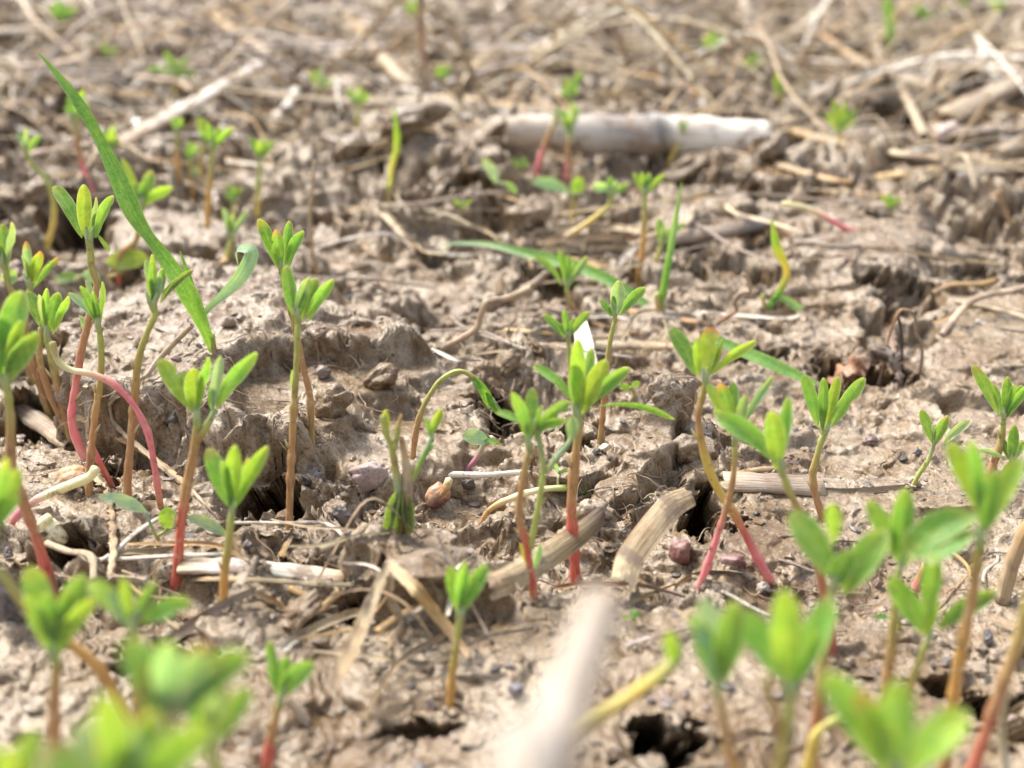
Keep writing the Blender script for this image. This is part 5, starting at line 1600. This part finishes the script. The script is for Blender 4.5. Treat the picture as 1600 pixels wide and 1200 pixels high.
pebble('crumbly black charcoal piece below the mud face', 485, 748, 38, 24, 'char', name='charcoal', cat='charcoal', facet=.9, rough=.4)
pebble('taller black charcoal piece left of the wilted plant', 538, 810, 26, 40, 'char', name='charcoal', cat='charcoal', facet=.9, rough=.4)
pebble('small black chip under the taller charcoal piece', 543, 835, 17, 12, 'char')
pebble('dark round crumb on the mud right of the blurred tulip seedling', 388, 855, 24, 16, 'char')
pebble('blurred bluish white ball in the upper right litter', 1273, 143, 22, 20, (.62, .64, .78), facet=.1, rough=.05, sink=.1)
pebble('blurred bright white ball below the left end of the cane', 820, 212, 22, 20, (.8, .78, .74), facet=.1, rough=.05, sink=.1)
pebble('dark blue crumb between the sprouts below the cane', 924, 256, 13, 14, 'char')
pebble('dark pebble on the smooth mud right of the sharp upright seedling', 1414, 718, 16, 12, 'char')
pebble('dark brown stone in the mud between the upright and the pale seedling', 1362, 688, 26, 18, (.10, .05, .045))
pebble('tiny black ball on the old stalk under the central seedling', 847, 888, 10, 9, 'char')
pebble('pale rounded lump of mud before the large dark cavity', 1478, 212, 48, 34, (.42, .34, .30), facet=.2)
pebble('reddish brown lump under the blurred right hand seedling leaves', 1374, 912, 20, 18, (.10, .04, .035))

# loose lumps of clay
def clod(label, px, py, w, h, sub=4, t=None, group=None):
    t = t or hit(px, py + h * .45); sc = t / FPX
    rx, rz = w * sc / 2, h * sc / 2
    g = at(px, py + h * .45, t)
    c = V3((g[0], g[1] + rx * .5, g[2] + rz * .75))
    m = Mesh(); lump(m, c, rx, rx * .8, rz, (.3, .2, .14), sub, .38, .35)
    return tag(m.build('soil_clod', M_SOIL, None, c), label, 'clod', group)
clod('rounded clay lump jutting from the mud face right of the paired stems', 520, 630, 70, 52)
clod('knobbly clay lump under the overhanging slab end', 590, 590, 60, 40)
clod('lumpy clod on the mud shelf left of the arched root', 250, 650, 44, 34)
clod('upright clod on top of the central soil ridge', 1040, 610, 50, 60)
clod('overhanging clay knob right of the striped straw', 1078, 700, 60, 54)
clod('clod behind the white splinter', 790, 575, 60, 34)
clod('blurred round clod between the cane and the bowed sprout', 1080, 260, 100, 46)
clod('blurred clod hump beneath the straw arches', 640, 190, 110, 60)
clod('blurred clod left of the spread grey green cotyledons', 830, 335, 80, 50)
clod('rough clod beside the dark gap at the upper middle', 545, 235, 80, 44)
clod('big dark blurred clod at the right edge under the grey stick', 1580, 165, 120, 44)
clod('dark blurred clod right of the large dark cavity', 1520, 215, 90, 36)
clod('blurred clod capping the left side of the large dark cavity', 1290, 155, 80, 34)
clod('low wide blurred clod above the right end of the golden straw', 1590, 235, 90, 36)
clod('mud lump burying the left end of the pale cane', 775, 205, 90, 46)
clod('mud lump packed against the cut end of the pale cane', 1205, 232, 60, 50)
clod('smeared clay lump on the near ridge right of the folded tan blade', 660, 900, 130, 46)
clod('smeared clay lump at the left end of the near ridge', 470, 960, 90, 40)
clod('mud smeared over the upper end of the thick old stalk', 925, 800, 60, 44)
clod('small mud lump stuck on the middle of the thick old stalk', 880, 838, 34, 22)
clod('wet clod in front of the pit with the root loop', 1340, 570, 60, 44)
clod('clod at the left of the dark brown gap in the upper left', 60, 300, 70, 44)

# ------------------------------------------------------------------ blurred straw litter: individuals that share labels by zone
def litter(n, x0, x1, y0, y1, lmin, lmax, wmin, wmax, label, group, arch=.3, cols=('straw', 'straw', 'straw', 'sand', 'white', 'gold', 'grey'), ribbons=.75, marks=None):
    for _ in range(n):
        px, py = rnd.uniform(x0, x1), rnd.uniform(y0, y1)
        t = hit(px, py); sc = t / FPX
        a = rnd.gauss(0, .55) if rnd.random() < .7 else rnd.uniform(0, math.pi)
        p = at(px, py, t)
        L = rnd.uniform(lmin, lmax)
        d = V3((math.cos(a), math.sin(a) * 1.2, 0)); side = V3((-d[1], d[0], 0))
        bend = rnd.gauss(0, .12) * L
        pts = []
        hi = rnd.uniform(0, .35) * L if rnd.random() < arch else 0
        w = rnd.uniform(wmin, wmax)
        tilt = rnd.gauss(0, .12) * L
        kink = rnd.gauss(0, .08) * L
        for s in (-.5, -.2, .12, .5):
            q = p + d * s * L + side * (bend * (1 - 4 * s * s) + (kink if s == .12 else 0))
            z = drop(q[0], q[1])
            pts.append(V3((q[0], q[1], z + w * .5 + hi * (1 - 4 * s * s))))
        # stiff: lift to clear the soil
        za = max(pts[1][2], pts[2][2], (pts[0][2] + pts[3][2]) / 2)
        if not hi:
            z0, z3 = max(pts[0][2], za - .6 * w), max(pts[3][2], za - .6 * w)
            pts[0][2], pts[3][2] = z0, z3
            pts[1][2] = max(pts[1][2], z0 * .7 + z3 * .3); pts[2][2] = max(pts[2][2], z0 * .38 + z3 * .62)
        cn = rnd.choice(cols); c = [jit(K[cn], .12) for _ in range(2)]
        m = Mesh(); rib = rnd.random() < ribbons
        if rib:
            ribbon(m, pts, [w * .6, w, w * .9, w * .5], c, fold=.5, twist=rnd.uniform(-.3, .3), thick=.02, nu=20, nv=5, crinkle=.03, hint=(0, -.4, 1))
            o = m.build('dry_leaf', M_STRAW, None, pts[0])
        else:
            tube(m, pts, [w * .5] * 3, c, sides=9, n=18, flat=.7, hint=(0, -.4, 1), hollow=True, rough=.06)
            o = m.build('straw_stalk', M_STRAW, None, pts[0])
        adj = ('long' if L > (lmin + lmax) / 2 else 'short') + (' thin' if w < (wmin * 2 + wmax) / 3 else ' broad' if w > (wmin + wmax * 2) / 3 else '')
        hue = dict(straw='pale', sand='tan', white='whitish', gold='golden', grey='greyish')[cn]
        form = 'flat' if rib else 'round'
        aa = math.degrees(a) % 180
        way = 'lying level' if aa < 22 or aa > 158 else 'slanting right' if aa < 80 else 'pointing away' if aa < 100 else 'slanting left'
        if hi > .12 * L: way = 'arched up'
        spot = int((px - x0) / (x1 - x0) * len(marks)) if marks else 0
        tag(o, '%s %s straw, %s %s %s' % (adj, hue, form, way, marks[min(max(spot, 0), len(marks) - 1)] if marks else label), 'straw', group)
litter(84, 0, 560, -5, 160, 6, 32, .12, .40, '', 'straw litter at the back left', .45, marks=('in the top left corner', 'above the big grass blade', 'above the star leafed far seedling', 'by the orange tan straw', 'left of the upright brown stalk'))
litter(96, 560, 1120, -5, 165, 6, 32, .12, .40, '', 'straw litter at the back centre', .45, marks=('behind the upright brown stalk', 'behind the straw arches', 'behind the left of the cane', 'behind the cane joint', 'under the pale hoop'))
litter(96, 1120, 1600, -5, 175, 6, 32, .12, .40, '', 'straw litter at the back right', .45, marks=('right of the pale hoop', 'above the lime tuft', 'above the dark cavity', 'by the straw knot', 'in the top right corner'))
litter(20, 0, 500, 150, 330, 3, 8, .12, .3, '', 'straw scraps behind the slab', .3, marks=('at the far left edge behind the slab', 'behind the big grass blade', 'among the blurred seedling cluster', 'right of the blurred seedling cluster'))
litter(18, 500, 1100, 280, 470, 2, 6, .08, .22, '', 'straw scraps in the middle distance', .1, marks=('right of the paired seedlings', 'by the rolled leaf', 'below the spread cotyledons', 'behind the green spike'))
litter(18, 1100, 1600, 260, 520, 2, 7, .08, .25, '', 'straw scraps on the wet mud', .1, marks=('below the dark stick', 'near the half dead grass', 'by the mud block', 'at the right edge mud'))
litter(12, 700, 1080, 480, 580, 1.5, 4, .05, .14, '', 'straw slivers round the long level straw', .1, marks=('by the slab end', 'left of the white splinter', 'right of the white splinter'))
litter(12, 100, 560, 840, 960, 1, 3, .05, .14, '', 'straw slivers round the pale split straw', .1, marks=('left of the pale split straw', 'under the pale split straw', 'right of the pale split straw'))
litter(16, 520, 760, 890, 1040, 1, 3.2, .05, .16, '', 'straw scraps round the folded tan blade', .35, marks=('left of the folded tan blade', 'inside the folded tan blade', 'by the lone blurred seedling'))
litter(10, 900, 1600, 860, 1000, .8, 2.2, .04, .09, '', 'straw slivers on the pale mud', .0, marks=('by the maroon stones', 'beside the round dark pebble', 'under the right hand leaves', 'near the triangular stone'))

# ------------------------------------------------------------------ stuff nobody could count: soil crumbs and root hairs
def crumbs(name, n, smin, smax, ymax, cols, label, matx):
    m = Mesh(); rs = np.random.RandomState(n)
    v, f = ICO[1]
    for _ in range(n):
        px = rs.uniform(-200, 1800); py = 1350 - (1350 - ymax) * rs.uniform() ** .8
        if rs.uniform() < .5:                                     # gather in patches
            px += 60 * rs.normal()
        r0 = ray(px, py)
        p = at(px, py, (-CAM_H + .4) / r0[2])
        if perlin(np.array([p[0] / 2.5]), np.array([p[1] / 2.5]), 55)[0] < -.05 and rs.uniform() < .7: continue
        s = smin * (smax / smin) ** (rs.uniform() ** 2.2)
        z = drop(p[0], p[1])
        c = cols[rs.randint(len(cols))]
        q = v * (1 + .35 * rs.normal(size=(len(v), 1)).clip(-1, 1)) * np.array([s * rs.uniform(.8, 1.6), s * rs.uniform(.8, 1.6), s * rs.uniform(.5, .9)])
        a = rs.uniform(0, 6.28); q = np.stack([q[:, 0] * math.cos(a) - q[:, 1] * math.sin(a), q[:, 0] * math.sin(a) + q[:, 1] * math.cos(a), q[:, 2]], 1)
        b = len(m.v)
        for k, u in enumerate(q): m.vert(u + V3((p[0], p[1], z + s * .25)), c, tuple(v[k]))
        m.f += [tuple(b + j for j in t) for t in f]
    if name == 'soil_crumbs':
        for (bp, w_) in STUMPS:
            if bp[1] > 60: continue
            for _ in range(16):
                a = rs.uniform(0, 6.28); rr = w_ * rs.uniform(.5, 1.6) + .03
                x_, y_ = bp[0] + rr * math.cos(a), bp[1] + rr * math.sin(a)
                s = rs.uniform(.03, .10); z = drop(x_, y_)
                q = v * (1 + .35 * rs.normal(size=(len(v), 1)).clip(-1, 1)) * s
                b = len(m.v)
                for k, u in enumerate(q): m.vert(u + V3((x_, y_, z + s * .3)), cols[0], tuple(v[k]))
                m.f += [tuple(b + j for j in t) for t in f]
    o = m.build(name, matx)
    for pl in o.data.polygons: pl.use_smooth = False
    tag(o, label, None, None, 'stuff')
crumbs('soil_crumbs', 2000, .025, .15, 330, [(.30, .2, .14)], 'brown soil crumbs strewn over the mud', M_SOIL)
crumbs('dark_grit', 1300, .03, .12, 380, [(.035, .03, .035), (.06, .05, .05), (.10, .07, .06), (.16, .11, .09)], 'dark grit and charcoal specks on the mud', M_STONE)
def mat_of_fibres(n):
    m = Mesh(); rs = np.random.RandomState(3)
    for _ in range(n):
        px, py = rs.uniform(-60, 1660), rs.uniform(-12, 165) if rs.uniform() < .8 else rs.uniform(150, 260)
        p = at(px, py, min(hit(px, py), 260)); L = rs.uniform(2, 11)
        a = rs.normal() * .8; side = V3((-math.sin(a), math.cos(a), 0)); d = V3((math.cos(a), math.sin(a), 0)); b = rs.normal() * .25 * L
        hi = abs(rs.normal()) * .12 * L if rs.uniform() < .5 else 0
        pts = []
        for s in (-.5, 0, .5):
            q = p + d * s * L + side * b * (1 - 4 * s * s)
            q[2] = drop(q[0], q[1]) + .08 + hi * (1 - 4 * s * s); pts.append(q)
        pts[1][2] = max(pts[1][2], (pts[0][2] + pts[2][2]) / 2)
        c = K[('straw', 'white', 'sand', 'straw', 'gold')[rs.randint(5)]]
        w = rs.uniform(.04, .15)
        ribbon(m, pts, [w * .6, w, w * .6], [c, c], fold=.4, twist=rs.uniform(-.2, .2), nu=8, nv=3, hint=(0, -.4, 1))
    tag(m.build('straw_fibres', M_CLEAN), 'tangled mat of fine dry straw fibres across the back', None, None, 'stuff')
mat_of_fibres(1400)

def hairs(n):
    m = Mesh(); rs = np.random.RandomState(5)
    spots = [(1060, 640, 90, 60), (1000, 560, 80, 30), (780, 640, 60, 40), (760, 520, 90, 40), (60, 320, 90, 60), (1150, 440, 30, 30), (1330, 600, 90, 30), (500, 650, 120, 50),
             (1000, 800, 90, 60), (330, 600, 150, 40), (500, 560, 120, 30), (160, 720, 60, 40), (1400, 950, 200, 40), (700, 850, 250, 60)]
    for _ in range(n):
        s = spots[rs.randint(len(spots))]
        px, py = s[0] + s[2] * rs.normal() * .6, s[1] + s[3] * rs.normal() * .6
        p = at(px, py, hit(px, py)); L = rs.uniform(.25, 1.3)
        a = rs.uniform(0, 6.28); pts = [p + V3((0, -.03, .02))]
        for k in range(5):
            a += rs.normal() * .7
            q = pts[-1] + V3((math.cos(a), math.sin(a) * .6, 0)) * L / 5
            q[2] = max(drop(q[0], q[1]) + .03, pts[-1][2] - .12) + abs(rs.normal()) * .05
            pts.append(q)
        c = [(.48, .36, .24), (.30, .20, .13), (.60, .50, .36)][rs.randint(3)]
        w = rs.uniform(.008, .022)
        tube(m, pts, [w, w, w * .5], [c, c], sides=5, n=14, rough=.1)
    tag(m.build('root_hairs', M_STRAW), 'fine curly root hairs scattered over the clay', None, None, 'stuff')
hairs(420)
